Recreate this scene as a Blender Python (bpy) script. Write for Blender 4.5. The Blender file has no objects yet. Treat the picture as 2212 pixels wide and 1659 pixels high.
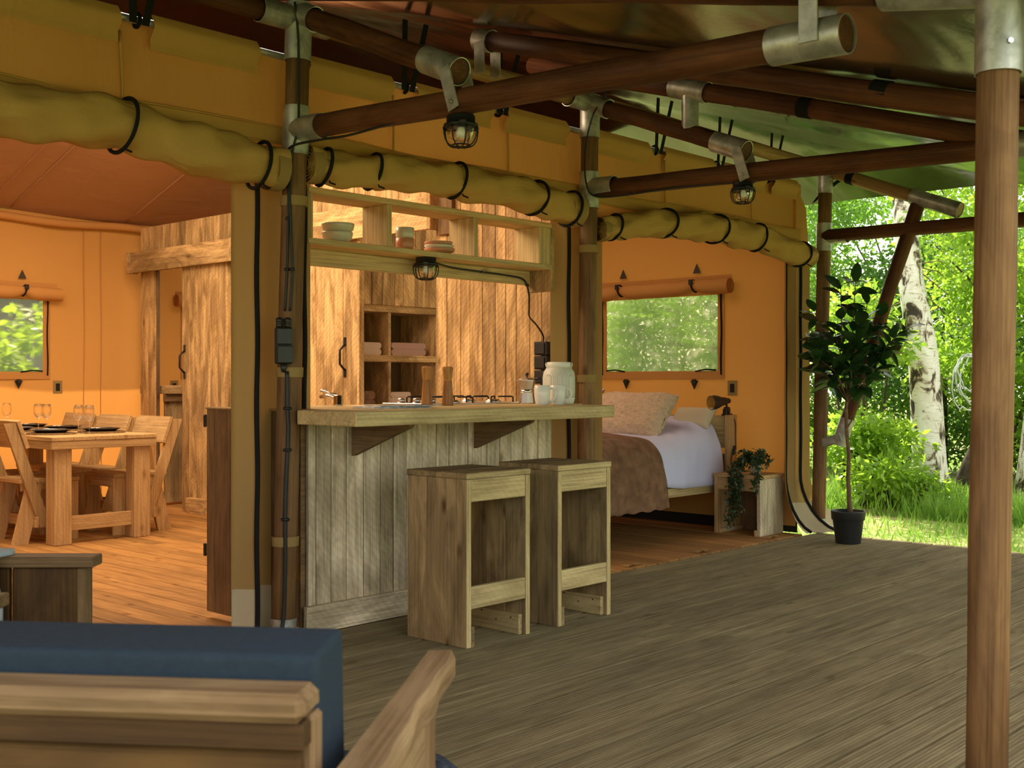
import bpy, bmesh, math, random
import numpy as np
from mathutils import Vector, Matrix, Quaternion

random.seed(7)
S = bpy.context.scene
COL = S.collection
PI = math.pi
R = math.radians

# ------------------------------------------------------------------ camera, sky, sun, exposure
EYE = 1.12
cam_d = bpy.data.cameras.new('camera')
cam = bpy.data.objects.new('camera', cam_d)
COL.objects.link(cam)
cam.location = (0, 0, EYE)
cam.rotation_euler = (R(90), 0, R(42.6 - 90))          # world X runs along the tent front, Y into the tent
cam_d.sensor_width = 36
cam_d.lens = 2491 / 2212 * 36
cam_d.shift_y = -7.5 / 2212
cam_d.clip_end = 400
cam_d.dof.use_dof = True
cam_d.dof.focus_distance = 6.4
cam_d.dof.aperture_fstop = 7.5
S.camera = cam

W = bpy.data.worlds.new('world')
S.world = W
W.use_nodes = True
wn, wl = W.node_tree.nodes, W.node_tree.links
wn.clear()
sky = wn.new('ShaderNodeTexSky')
sky.sky_type = 'NISHITA'
sky.sun_disc = False
sky.sun_elevation = R(45)
sky.sun_rotation = R(34)
sky.dust_density = 2.5
sky.air_density = 1.0
mixw = wn.new('ShaderNodeMixRGB')
mixw.inputs[0].default_value = 0.7
mixw.inputs[2].default_value = (6.2, 5.9, 5.3, 1)
bg = wn.new('ShaderNodeBackground')
bg.inputs[1].default_value = 0.52
wo = wn.new('ShaderNodeOutputWorld')
wl.new(sky.outputs[0], mixw.inputs[1])
wl.new(mixw.outputs[0], bg.inputs[0])
wl.new(bg.outputs[0], wo.inputs[0])

SUN_FROM = Vector((0.50, 0.75, 0.90))
sd = bpy.data.lights.new('sun', 'SUN')
sd.energy = 13.5
sd.angle = R(0.6)
sd.color = (1.0, 0.95, 0.86)
sun = bpy.data.objects.new('sun', sd)
COL.objects.link(sun)
sun.rotation_euler = SUN_FROM.to_track_quat('Z', 'Y').to_euler()

def area(name, loc, rot, size, energy, color):
    d = bpy.data.lights.new(name, 'AREA')
    d.shape = 'RECTANGLE'
    d.size, d.size_y = size
    d.energy = energy
    d.color = color
    o = bpy.data.objects.new(name, d)
    o.location = loc
    o.rotation_euler = rot
    COL.objects.link(o)
    return o
area('tent_fill', (3.6, 7.2, 3.05), (0, 0, 0), (2.6, 2.0), 135, (1.0, 0.74, 0.47))  # added unseen fill, stands in for daylight through the roof canvas
area('kitchen_fill', (3.7, 5.5, 2.85), (0, R(-50), 0), (1.2, 1.6), 56, (1.0, 0.76, 0.50))  # added fill towards the cabin planks, no fixture hangs here
area('bedroom_fill', (6.35, 5.6, 2.72), (0, 0, 0), (1.2, 1.6), 13, (1.0, 0.74, 0.50))  # added fill over the bed, stands in for canvas glow
area('washroom_fill', (6.3, 8.2, 2.9), (0, 0, 0), (1.0, 1.0), 12, (1.0, 0.78, 0.55))  # added fill to brighten the cabin inside, no real lamp

S.view_settings.view_transform = 'Standard'
S.view_settings.look = 'None'
S.view_settings.exposure = 0.0
S.view_settings.gamma = 1.0
S.view_settings.use_curve_mapping = False
S.cycles.max_bounces = 10
S.cycles.diffuse_bounces = 5
S.cycles.transparent_max_bounces = 16
S.cycles.use_denoising = True
S.cycles.sample_clamp_indirect = 6.0

# ------------------------------------------------------------------ materials
MATS = {}
def newmat(name):
    m = bpy.data.materials.new(name)
    m.use_nodes = True
    MATS[name] = m
    n, l = m.node_tree.nodes, m.node_tree.links
    n.clear()
    return m, n, l

def outp(n, l, sh):
    o = n.new('ShaderNodeOutputMaterial')
    l.new(sh, o.inputs[0])

def ramp(n, l, src, stops):
    r = n.new('ShaderNodeValToRGB')
    e = r.color_ramp.elements
    while len(e) < len(stops):
        e.new(0.5)
    for i, (p, c) in enumerate(stops):
        e[i].position = p
        e[i].color = (*c, 1) if len(c) == 3 else c
    l.new(src, r.inputs[0])
    return r.outputs[0]

def noise(n, l, vec, scale, detail=4, rough=0.6, dist=0.0):
    t = n.new('ShaderNodeTexNoise')
    t.inputs['Scale'].default_value = scale
    t.inputs['Detail'].default_value = detail
    t.inputs['Roughness'].default_value = rough
    t.inputs['Distortion'].default_value = dist
    if vec is not None:
        l.new(vec, t.inputs['Vector'])
    return t.outputs['Fac']

def mixc(n, l, fac, a, b, mode='MIX'):
    m = n.new('ShaderNodeMixRGB')
    m.blend_type = mode
    for i, v in ((0, fac), (1, a), (2, b)):
        if isinstance(v, (int, float)):
            m.inputs[i].default_value = v
        elif isinstance(v, tuple):
            m.inputs[i].default_value = (*v, 1)
        else:
            l.new(v, m.inputs[i])
    return m.outputs[0]

def coords(n, l, scale, rnd=True, kind='Object'):
    tc = n.new('ShaderNodeTexCoord')
    v = tc.outputs[kind]
    if rnd:
        oi = n.new('ShaderNodeObjectInfo')
        mu = n.new('ShaderNodeMath'); mu.operation = 'MULTIPLY'; mu.inputs[1].default_value = 53.0
        l.new(oi.outputs['Random'], mu.inputs[0])
        ad = n.new('ShaderNodeVectorMath'); ad.operation = 'ADD'
        l.new(v, ad.inputs[0]); l.new(mu.outputs[0], ad.inputs[1])
        v = ad.outputs[0]
    mp = n.new('ShaderNodeMapping')
    mp.inputs['Scale'].default_value = scale
    l.new(v, mp.inputs['Vector'])
    return mp.outputs[0], v

def bump(n, l, h, strength, dist=0.01):
    b = n.new('ShaderNodeBump')
    b.inputs['Strength'].default_value = strength
    b.inputs['Distance'].default_value = dist
    l.new(h, b.inputs['Height'])
    return b.outputs[0]

def principled(n, l, col, rough=0.6, metal=0.0, spec=0.4, normal=None):
    p = n.new('ShaderNodeBsdfPrincipled')
    if isinstance(col, tuple):
        p.inputs['Base Color'].default_value = (*col, 1)
    else:
        l.new(col, p.inputs['Base Color'])
    if isinstance(rough, (int, float)):
        p.inputs['Roughness'].default_value = rough
    else:
        l.new(rough, p.inputs['Roughness'])
    p.inputs['Metallic'].default_value = metal
    p.inputs['Specular IOR Level'].default_value = spec
    if normal is not None:
        l.new(normal, p.inputs['Normal'])
    return p

def wood(name, light, dark, axis='x', blotch=0.5, grain=38, rough=0.7, saw=0.0, knots=0.5, vary=0.35, bs=0.35, spec=0.25):
    """sawn wood: grain along the local axis, blotchy stain, knots, cross saw marks"""
    m, n, l = newmat(name)
    k = {'x': 0, 'y': 1, 'z': 2}[axis]
    sc = [1.0, 1.0, 1.0]; sc[k] = 0.055
    v, raw = coords(n, l, sc)
    g = noise(n, l, v, grain, 5, 0.65, 0.6)
    sc2 = [1.0, 1.0, 1.0]; sc2[k] = 0.32
    mp = n.new('ShaderNodeMapping'); mp.inputs['Scale'].default_value = sc2; l.new(raw, mp.inputs[0])
    b = noise(n, l, mp.outputs[0], 7.0, 4, 0.62, 0.8)
    mid = tuple((a + c) / 2 for a, c in zip(light, dark))
    cg = ramp(n, l, g, [(0.30, dark), (0.5, mid), (0.68, light)])
    cb = ramp(n, l, b, [(0.38, dark), (0.52, mid), (0.62, light)])
    c = mixc(n, l, blotch, cg, cb)
    # fine dark streaks
    sc4 = [1.0, 1.0, 1.0]; sc4[k] = 0.02
    mp4 = n.new('ShaderNodeMapping'); mp4.inputs['Scale'].default_value = sc4; l.new(raw, mp4.inputs[0])
    st = noise(n, l, mp4.outputs[0], 120, 2, 0.5, 0.3)
    stc = ramp(n, l, st, [(0.36, (0.55, 0.5, 0.45)), (0.52, (1, 1, 1))])
    c = mixc(n, l, 0.55, c, stc, 'MULTIPLY')
    # knots
    if knots > 0:
        sc3 = [1.0, 1.0, 1.0]; sc3[k] = 0.45
        mp3 = n.new('ShaderNodeMapping'); mp3.inputs['Scale'].default_value = sc3; l.new(raw, mp3.inputs[0])
        vo = n.new('ShaderNodeTexVoronoi'); vo.inputs['Scale'].default_value = 6.5; l.new(mp3.outputs[0], vo.inputs['Vector'])
        kc = ramp(n, l, vo.outputs['Distance'], [(0.03, (0.25, 0.17, 0.1)), (0.10, (0.75, 0.65, 0.55)), (0.15, (1, 1, 1))])
        c = mixc(n, l, knots, c, kc, 'MULTIPLY')
    # per-board brightness
    oi = n.new('ShaderNodeObjectInfo')
    mr = n.new('ShaderNodeMapRange')
    mr.inputs['To Min'].default_value = 1 - vary * 0.6
    mr.inputs['To Max'].default_value = 1 + vary * 0.4
    l.new(oi.outputs['Random'], mr.inputs['Value'])
    cc = n.new('ShaderNodeCombineColor')
    for i in range(3):
        l.new(mr.outputs[0], cc.inputs[i])
    c = mixc(n, l, 1.0, c, cc.outputs[0], 'MULTIPLY')
    h = g
    if saw > 0:
        wv = n.new('ShaderNodeTexWave')
        wv.wave_type = 'BANDS'; wv.bands_direction = 'DIAGONAL'
        wv.inputs['Scale'].default_value = 15
        wv.inputs['Distortion'].default_value = 5.0
        wv.inputs['Detail'].default_value = 2
        wv.inputs['Detail Scale'].default_value = 1.2
        l.new(raw, wv.inputs['Vector'])
        wm = mixc(n, l, b, (0.5, 0.5, 0.5), wv.outputs['Color'])
        c = mixc(n, l, saw * 0.35, c, ramp(n, l, wm, [(0.35, (0.6, 0.55, 0.5)), (0.6, (1.1, 1.1, 1.1))]), 'MULTIPLY')
        h = mixc(n, l, saw, g, wm)
    p = principled(n, l, c, rough, 0, spec, bump(n, l, h, bs, 0.006))
    outp(n, l, p.outputs[0])
    return m

def simple(name, col, rough=0.5, metal=0.0, spec=0.5, bmp=0.0, bscale=60, var=0.0, vscale=8, rnd=False):
    m, n, l = newmat(name)
    nm = None
    c = col
    if bmp or var:
        v, raw = coords(n, l, (1, 1, 1), rnd)
        if var:
            f = noise(n, l, v, vscale, 4, 0.6, 0.4)
            c = ramp(n, l, f, [(0.32, tuple(x * (1 - var) for x in col)), (0.68, tuple(min(1, x * (1 + var)) for x in col))])
        if bmp:
            nm = bump(n, l, noise(n, l, v, bscale, 3), bmp, 0.004)
    p = principled(n, l, c, rough, metal, spec, nm)
    outp(n, l, p.outputs[0])
    return m

def canvas(name, col, trans, tcol=None, fold=0.5, fscale=(1.6, 1.6, 0.5)):
    m, n, l = newmat(name)
    v, raw = coords(n, l, fscale, False)
    f = noise(n, l, v, 3.2, 3, 0.55, 0.5)
    f2 = noise(n, l, raw, 260, 1)
    big = noise(n, l, raw, 0.9, 2)
    c = mixc(n, l, big, tuple(x * 0.92 for x in col), tuple(min(1, x * 1.06) for x in col))
    hm = mixc(n, l, 0.06, f, f2)
    nm = bump(n, l, hm, fold, 0.03)
    p = principled(n, l, c, 0.85, 0, 0.12, nm)
    t = n.new('ShaderNodeBsdfTranslucent')
    tc = tcol or col
    t.inputs[0].default_value = (*tc, 1)
    mx = n.new('ShaderNodeMixShader')
    mx.inputs[0].default_value = trans
    l.new(p.outputs[0], mx.inputs[1]); l.new(t.outputs[0], mx.inputs[2])
    outp(n, l, mx.outputs[0])
    return m

def leafmat(name, a, b, tcol, trans=0.45, rough=0.4, scale=9.0, spec=0.5):
    m, n, l = newmat(name)
    v, raw = coords(n, l, (1, 1, 1), True)
    f = noise(n, l, v, scale, 3, 0.7)
    c = ramp(n, l, f, [(0.35, a), (0.65, b)])
    p = principled(n, l, c, rough, 0, spec)
    t = n.new('ShaderNodeBsdfTranslucent')
    tc = mixc(n, l, 0.5, c, tcol)
    l.new(tc, t.inputs[0])
    mx = n.new('ShaderNodeMixShader')
    mx.inputs[0].default_value = trans
    l.new(p.outputs[0], mx.inputs[1]); l.new(t.outputs[0], mx.inputs[2])
    outp(n, l, mx.outputs[0])
    return m

# warm scaffold wood inside the tent
for ax in 'xyz':
    wood('cabin_wood_' + ax, (0.80, 0.545, 0.255), (0.26, 0.155, 0.06), ax, 0.72, saw=0.7, knots=0.7, vary=0.35)
    wood('shelf_wood_' + ax, (0.70, 0.53, 0.27), (0.44, 0.31, 0.13), ax, 0.4, knots=0.6, vary=0.15)
    wood('table_wood_' + ax, (0.68, 0.46, 0.22), (0.42, 0.26, 0.11), ax, 0.4, knots=0.6, vary=0.22, saw=0.2)
    wood('counter_wood_' + ax, (0.95, 0.80, 0.56), (0.44, 0.35, 0.22), ax, 0.78, saw=0.45, knots=0.9, vary=0.25)
    wood('stool_wood_' + ax, (0.50, 0.35, 0.17), (0.19, 0.13, 0.062), ax, 0.75, knots=0.9, vary=0.3)
    wood('stool_edge_' + ax, (0.74, 0.58, 0.29), (0.42, 0.31, 0.14), ax, 0.45, knots=0.6, vary=0.2, saw=0.25)
    wood('dark_wood_' + ax, (0.32, 0.195, 0.09), (0.13, 0.078, 0.038), ax, 0.5, knots=0.8, vary=0.3)
    wood('chair_wood_' + ax, (0.40, 0.26, 0.135), (0.18, 0.10, 0.045), ax, 0.5, grain=14, knots=0.8, vary=0.2, bs=0.08)
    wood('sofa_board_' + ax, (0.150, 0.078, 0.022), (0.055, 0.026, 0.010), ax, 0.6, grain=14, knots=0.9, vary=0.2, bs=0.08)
wood('deck_wood', (0.30, 0.235, 0.125), (0.155, 0.117, 0.062), 'x', 0.3, grain=34, knots=0.5, vary=0.22, bs=0.35, spec=0.12, rough=0.8)
wood('inner_deck_wood', (0.53, 0.285, 0.092), (0.30, 0.145, 0.045), 'y', 0.45, grain=30, knots=0.75, vary=0.4)
wood('pole_wood', (0.18, 0.070, 0.028), (0.055, 0.020, 0.009), 'z', 0.5, grain=22, knots=0.85, vary=0.25, rough=0.6, bs=0.25, spec=0.2)
wood('post_wood', (0.32, 0.175, 0.072), (0.12, 0.058, 0.024), 'z', 0.5, grain=22, knots=0.85, vary=0.25, rough=0.6, bs=0.25, spec=0.2)
wood('light_pole_wood', (0.52, 0.32, 0.13), (0.30, 0.16, 0.06), 'z', 0.4, grain=22, knots=0.9, vary=0.2, rough=0.5)
wood('mill_wood', (0.55, 0.27, 0.08), (0.30, 0.13, 0.04), 'z', 0.4, grain=60, knots=0, vary=0.2, rough=0.35, bs=0.1)
simple('galvanised', (0.46, 0.46, 0.41), 0.45, 0.65, 0.5, 0.25, 30, 0.35, 14)
simple('steel', (0.62, 0.62, 0.60), 0.3, 1.0)
simple('chrome', (0.8, 0.8, 0.8), 0.12, 1.0)
simple('black_plastic', (0.012, 0.013, 0.013), 0.45)
simple('black_iron', (0.015, 0.013, 0.012), 0.5, 0.3)
simple('black_web', (0.012, 0.012, 0.012), 0.85, 0, 0.2, 0.3, 200)
simple('rubber_cable', (0.012, 0.014, 0.014), 0.5)
simple('dark_gap', (0.012, 0.010, 0.007), 0.9)
simple('white_ceramic', (0.80, 0.80, 0.74), 0.22)
simple('sand_ceramic', (0.58, 0.53, 0.42), 0.25, 0, 0.5, 0, 60, 0.08, 10)
simple('terracotta_ceramic', (0.50, 0.22, 0.12), 0.3)
simple('white_enamel', (0.78, 0.79, 0.70), 0.35)
simple('duvet_white', (0.68, 0.70, 0.98), 0.85, 0, 0.2, 0.25, 14)
simple('pillow_cream', (0.62, 0.55, 0.40), 0.85, 0, 0.2, 0.3, 10)
simple('towel_beige', (0.62, 0.47, 0.36), 0.95, 0, 0.1, 0.8, 160)
simple('towel_rose', (0.45, 0.29, 0.24), 0.95, 0, 0.1, 0.8, 160)
simple('throw_brown', (0.215, 0.115, 0.065), 0.85, 0, 0.25, 0.9, 90, 0.35, 10)
simple('plush_beige', (0.66, 0.50, 0.36), 0.95, 0, 0.1, 1.0, 70, 0.12, 40)
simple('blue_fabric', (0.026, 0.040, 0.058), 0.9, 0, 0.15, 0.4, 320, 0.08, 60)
simple('light_blue_fabric', (0.44, 0.50, 0.54), 0.9, 0, 0.1, 0.6, 80)
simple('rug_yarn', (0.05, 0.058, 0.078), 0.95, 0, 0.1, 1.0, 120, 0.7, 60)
simple('pot_plastic', (0.022, 0.024, 0.025), 0.5)
simple('soil', (0.04, 0.027, 0.016), 0.95, 0, 0.1, 1.0, 40)
simple('bark_brown', (0.17, 0.11, 0.06), 0.85, 0, 0.2, 0.8, 40, 0.4, 20)
simple('bark_dark', (0.07, 0.055, 0.035), 0.9, 0, 0.1, 1.0, 18, 0.5, 9)
simple('lamp_gold', (0.75, 0.55, 0.20), 0.35, 0.6)
simple('lamp_brown', (0.05, 0.038, 0.03), 0.5, 0.3)
simple('rope_grey', (0.50, 0.53, 0.50), 0.7)
simple('plate_black', (0.014, 0.014, 0.015), 0.35)
simple('wicker', (0.20, 0.12, 0.05), 0.8, 0, 0.2, 1.0, 90, 0.7, 120)
simple('magazine_paper', (0.50, 0.50, 0.47), 0.3, 0, 0.5, 0, 60, 0.55, 26)
simple('cord_white', (0.6, 0.6, 0.55), 0.6)
simple('path_stone', (0.35, 0.30, 0.25), 0.9, 0, 0.1, 0.5, 20, 0.2, 3)
simple('far_house', (0.16, 0.17, 0.17), 0.8)
OLIVE = canvas('canvas_olive', (0.62, 0.34, 0.098), 0.18, (0.40, 0.20, 0.045), 0.55)
ROLLC = canvas('canvas_roll', (0.56, 0.34, 0.105), 0.08, (0.36, 0.18, 0.05), 1.0, (0.7, 2.0, 2.0))
ORANGE = canvas('canvas_orange', (0.66, 0.335, 0.105), 0.22, (0.72, 0.26, 0.045), 0.22)
CEILC = canvas('canvas_ceiling', (0.62, 0.36, 0.20), 0.28, (0.60, 0.20, 0.07), 0.4, (0.8, 1.4, 1.0))
HEM = canvas('canvas_hem', (0.58, 0.335, 0.10), 0.05, None, 0.5)
SAND = canvas('canvas_sand', (0.40, 0.27, 0.105), 0.2, (0.42, 0.26, 0.08), 0.3, (3, 3, 0.2))
MUD = canvas('canvas_mud_flap', (0.56, 0.46, 0.30), 0.05, None, 0.4)
leafmat('leaf_bright', (0.11, 0.22, 0.018), (0.28, 0.42, 0.045), (0.55, 0.85, 0.06), 0.55, 0.45, 6)
leafmat('leaf_mid', (0.06, 0.15, 0.014), (0.15, 0.28, 0.03), (0.32, 0.62, 0.05), 0.5, 0.45, 4)
leafmat('leaf_deep', (0.03, 0.09, 0.012), (0.08, 0.18, 0.025), (0.16, 0.40, 0.03), 0.42, 0.45, 4)
leafmat('leaf_rubber', (0.012, 0.040, 0.010), (0.035, 0.085, 0.022), (0.05, 0.18, 0.02), 0.15, 0.28, 5)
leafmat('leaf_bronze', (0.055, 0.040, 0.016), (0.09, 0.065, 0.025), (0.12, 0.12, 0.03), 0.15, 0.3, 5)
leafmat('leaf_ivy', (0.012, 0.040, 0.014), (0.05, 0.10, 0.035), (0.05, 0.14, 0.03), 0.15, 0.35, 30)
leafmat('grass_blade', (0.10, 0.24, 0.02), (0.26, 0.42, 0.06), (0.40, 0.65, 0.08), 0.4, 0.5, 5)

def glassmat():
    m, n, l = newmat('clear_glass')
    p = principled(n, l, (0.98, 0.98, 0.96), 0.03, 0, 0.5)
    p.inputs['Transmission Weight'].default_value = 1.0
    p.inputs['IOR'].default_value = 1.3
    t = n.new('ShaderNodeBsdfTransparent')
    mx = n.new('ShaderNodeMixShader'); mx.inputs[0].default_value = 0.55
    l.new(p.outputs[0], mx.inputs[1]); l.new(t.outputs[0], mx.inputs[2])
    outp(n, l, mx.outputs[0])
    m2, n, l = newmat('window_vinyl')
    v, raw = coords(n, l, (1, 1, 1), False)
    nm = bump(n, l, noise(n, l, v, 3.5, 3, 0.6, 1.0), 0.7, 0.05)
    p = principled(n, l, (0.72, 0.74, 0.62), 0.35, 0, 0.5, nm)
    g = n.new('ShaderNodeBsdfGlossy'); g.inputs['Roughness'].default_value = 0.12; l.new(nm, g.inputs['Normal'])
    t = n.new('ShaderNodeBsdfTransparent'); t.inputs[0].default_value = (0.86, 0.72, 0.56, 1)
    tl = n.new('ShaderNodeBsdfTranslucent'); tl.inputs[0].default_value = (0.8, 0.82, 0.7, 1)
    rf = n.new('ShaderNodeBsdfRefraction'); rf.inputs['IOR'].default_value = 1.02; rf.inputs['Roughness'].default_value = 0.42; rf.inputs[0].default_value = (0.90, 0.75, 0.56, 1)
    m0 = n.new('ShaderNodeMixShader'); m0.inputs[0].default_value = 0.6
    l.new(t.outputs[0], m0.inputs[1]); l.new(rf.outputs[0], m0.inputs[2])
    mx = n.new('ShaderNodeMixShader'); mx.inputs[0].default_value = 0.10
    l.new(m0.outputs[0], mx.inputs[1]); l.new(tl.outputs[0], mx.inputs[2])
    fr = n.new('ShaderNodeFresnel'); fr.inputs[0].default_value = 1.25; l.new(nm, fr.inputs['Normal'])
    mx2 = n.new('ShaderNodeMixShader'); l.new(fr.outputs[0], mx2.inputs[0])
    l.new(mx.outputs[0], mx2.inputs[1]); l.new(g.outputs[0], mx2.inputs[2])
    outp(n, l, mx2.outputs[0])
    # white pressed-mesh enamel of the lantern, finely perforated
    m3, n, l = newmat('perforated_enamel')
    v, raw = coords(n, l, (1, 1, 1), False)
    vo = n.new('ShaderNodeTexVoronoi'); vo.inputs['Scale'].default_value = 240; vo.inputs['Randomness'].default_value = 0.0
    l.new(v, vo.inputs['Vector'])
    f = ramp(n, l, vo.outputs['Distance'], [(0.28, (1, 1, 1)), (0.34, (0, 0, 0))])
    p = principled(n, l, (0.66, 0.67, 0.57), 0.45)
    t = n.new('ShaderNodeBsdfTransparent')
    mx = n.new('ShaderNodeMixShader'); l.new(f, mx.inputs[0])
    l.new(p.outputs[0], mx.inputs[1]); l.new(t.outputs[0], mx.inputs[2])
    outp(n, l, mx.outputs[0])
glassmat()

def flymat():
    # coated fly sheet: dark olive brown, shiny underside with soft ripples
    m, n, l = newmat('fly_sheet')
    v, raw = coords(n, l, (0.35, 1.3, 1.0), False)
    f = noise(n, l, v, 1.3, 2, 0.5, 0.4)
    w = noise(n, l, raw, 22, 2, 0.5, 1.0)
    h = mixc(n, l, 0.012, f, w)
    nm = bump(n, l, h, 0.4, 0.10)
    p = principled(n, l, (0.030, 0.026, 0.012), 0.17, 0, 1.0, nm)
    p.inputs['IOR'].default_value = 1.5
    outp(n, l, p.outputs[0])
flymat()

def birchmat():
    m, n, l = newmat('birch_bark')
    v, raw = coords(n, l, (1, 1, 0.55), False)
    f = noise(n, l, v, 7, 5, 0.65, 0.7)
    mp = n.new('ShaderNodeMapping'); mp.inputs['Scale'].default_value = (1, 1, 6); l.new(raw, mp.inputs[0])
    s = noise(n, l, mp.outputs[0], 9, 3, 0.6)
    c = ramp(n, l, f, [(0.40, (0.05, 0.04, 0.03)), (0.45, (0.28, 0.22, 0.15)), (0.49, (0.72, 0.68, 0.58)), (0.7, (0.85, 0.83, 0.76))])
    c2 = ramp(n, l, s, [(0.33, (0.45, 0.38, 0.3)), (0.42, (1, 1, 1))])
    c = mixc(n, l, 0.7, c, c2, 'MULTIPLY')
    p = principled(n, l, c, 0.7, 0, 0.2, bump(n, l, f, 0.6, 0.02))
    outp(n, l, p.outputs[0])
    m, n, l = newmat('lawn')
    v, raw = coords(n, l, (1, 1, 1), False)
    f = noise(n, l, v, 1.1, 5, 0.7, 0.3)
    g = noise(n, l, raw, 60, 3, 0.7)
    c = ramp(n, l, f, [(0.32, (0.46, 0.34, 0.20)), (0.42, (0.34, 0.31, 0.12)), (0.53, (0.27, 0.33, 0.09)), (0.7, (0.34, 0.41, 0.13))])
    c = mixc(n, l, 0.4, c, ramp(n, l, g, [(0.3, (0.5, 0.5, 0.4)), (0.7, (1.3, 1.3, 1.1))]), 'MULTIPLY')
    p = principled(n, l, c, 0.9, 0, 0.1, bump(n, l, g, 1.0, 0.02))
    outp(n, l, p.outputs[0])
birchmat()
M = MATS

# ------------------------------------------------------------------ mesh helpers
WM = {}                                                  # world matrix of every parent

class MB:
    def __init__(s):
        s.v, s.f, s.sm = [], [], []
    def add(s, vs, fs, smooth=False):
        o = len(s.v)
        s.v += [tuple(v) for v in vs]
        s.f += [tuple(i + o for i in f) for f in fs]
        s.sm += [smooth] * len(fs)
        return s
    def box(s, x0, x1, y0, y1, z0, z1, c=0.003, Mx=None):
        """box with chamfered edges (44 triangles); Mx transforms it"""
        lo, hi = (min(x0, x1), min(y0, y1), min(z0, z1)), (max(x0, x1), max(y0, y1), max(z0, z1))
        c = min(c, *[(hi[i] - lo[i]) * 0.3 for i in range(3)])
        vs, idx = [], {}
        for sx in (0, 1):
            for sy in (0, 1):
                for sz in (0, 1):
                    sg = (sx, sy, sz)
                    base = [hi[i] if sg[i] else lo[i] for i in range(3)]
                    for k in range(3):
                        p = list(base)
                        for j in range(3):
                            if j != k:
                                p[j] += -c if sg[j] else c
                        idx[(sg, k)] = len(vs)
                        vs.append(p)
        fs = []
        for k in range(3):
            a, b = [i for i in range(3) if i != k]
            for s_ in (0, 1):
                q = []
                for (u, w) in ((0, 0), (1, 0), (1, 1), (0, 1)):
                    g = [0, 0, 0]; g[k] = s_; g[a] = u; g[b] = w
                    q.append(idx[(tuple(g), k)])
                flip = (s_ == 1) != (k == 1)
                fs.append(tuple(q) if flip else tuple(q[::-1]))
            # edges parallel to axis k
            for (u, w) in ((0, 0), (1, 0), (1, 1), (0, 1)):
                g0 = [0, 0, 0]; g0[a] = u; g0[b] = w
                g1 = list(g0); g1[k] = 1
                q = (idx[(tuple(g0), a)], idx[(tuple(g1), a)], idx[(tuple(g1), b)], idx[(tuple(g0), b)])
                fs.append(q)
        for sx in (0, 1):
            for sy in (0, 1):
                for sz in (0, 1):
                    g = (sx, sy, sz)
                    fs.append((idx[(g, 0)], idx[(g, 1)], idx[(g, 2)]))
        if Mx is not None:
            vs = [Mx @ Vector(p) for p in vs]
        return s.add(vs, fs)
    def tube(s, path, r, n=12, cap=True, closed=False):
        path = [Vector(p) for p in path]
        N = len(path)
        rr = r if hasattr(r, '__len__') else [r] * N
        t0 = (path[1] - path[0]).normalized()
        up = Vector((0, 0, 1)) if abs(t0.z) < 0.9 else Vector((1, 0, 0))
        nrm = (up - t0 * up.dot(t0)).normalized()
        vs, fs = [], []
        for i, p in enumerate(path):
            if closed:
                t = (path[(i + 1) % N] - path[i - 1]).normalized()
            else:
                t = (path[min(i + 1, N - 1)] - path[max(i - 1, 0)])
                t = t.normalized() if t.length > 1e-9 else t0
            nrm = (nrm - t * nrm.dot(t))
            nrm = nrm.normalized() if nrm.length > 1e-6 else t.orthogonal().normalized()
            bi = t.cross(nrm)
            for k in range(n):
                a = 2 * PI * k / n
                vs.append(p + (nrm * math.cos(a) + bi * math.sin(a)) * rr[i])
        M_ = N if closed else N - 1
        for i in range(M_):
            for k in range(n):
                j = (i + 1) % N
                fs.append((i * n + k, i * n + (k + 1) % n, j * n + (k + 1) % n, j * n + k))
        s.add(vs, fs, True)
        if cap and not closed:
            o = len(s.v) - len(vs)
            s.f += [tuple(o + k for k in range(n))[::-1], tuple(o + (N - 1) * n + k for k in range(n))]
            s.sm += [False, False]
        return s
    def lathe(s, prof, c=(0, 0, 0), n=28, Mx=None, facet=False):
        vs, fs = [], []
        for (r, z) in prof:
            for k in range(n):
                a = 2 * PI * k / n
                vs.append(Vector((c[0] + r * math.cos(a), c[1] + r * math.sin(a), c[2] + z)))
        for i in range(len(prof) - 1):
            for k in range(n):
                fs.append((i * n + k, i * n + (k + 1) % n, (i + 1) * n + (k + 1) % n, (i + 1) * n + k))
        if Mx is not None:
            vs = [Mx @ v for v in vs]
        return s.add(vs, fs, not facet)
    def grid(s, fn, nu, nv, smooth=True):
        vs = [fn(i / nu, j / nv) for j in range(nv + 1) for i in range(nu + 1)]
        fs = [(j * (nu + 1) + i, j * (nu + 1) + i + 1, (j + 1) * (nu + 1) + i + 1, (j + 1) * (nu + 1) + i) for j in range(nv) for i in range(nu)]
        return s.add(vs, fs, smooth)
    def prism(s, poly, d, Mx=None):
        """extrude a 3D polygon by vector d"""
        n = len(poly)
        a = [Vector(p) for p in poly]
        b = [p + Vector(d) for p in a]
        fs = [tuple(range(n))[::-1], tuple(range(n, 2 * n))] + [(i, (i + 1) % n, n + (i + 1) % n, n + i) for i in range(n)]
        vs = a + b
        if Mx is not None:
            vs = [Mx @ v for v in vs]
        return s.add(vs, fs)

def mesh_of(name, mb, mat, origin=(0, 0, 0), inv=None):
    me = bpy.data.meshes.new(name)
    if inv is not None:
        vs = [tuple(inv @ Vector(v)) for v in mb.v]
    else:
        ox, oy, oz = origin
        vs = [(v[0] - ox, v[1] - oy, v[2] - oz) for v in mb.v]
    me.from_pydata(vs, [], mb.f)
    me.polygons.foreach_set('use_smooth', mb.sm)
    me.materials.append(mat)
    me.update()
    return me

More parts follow.
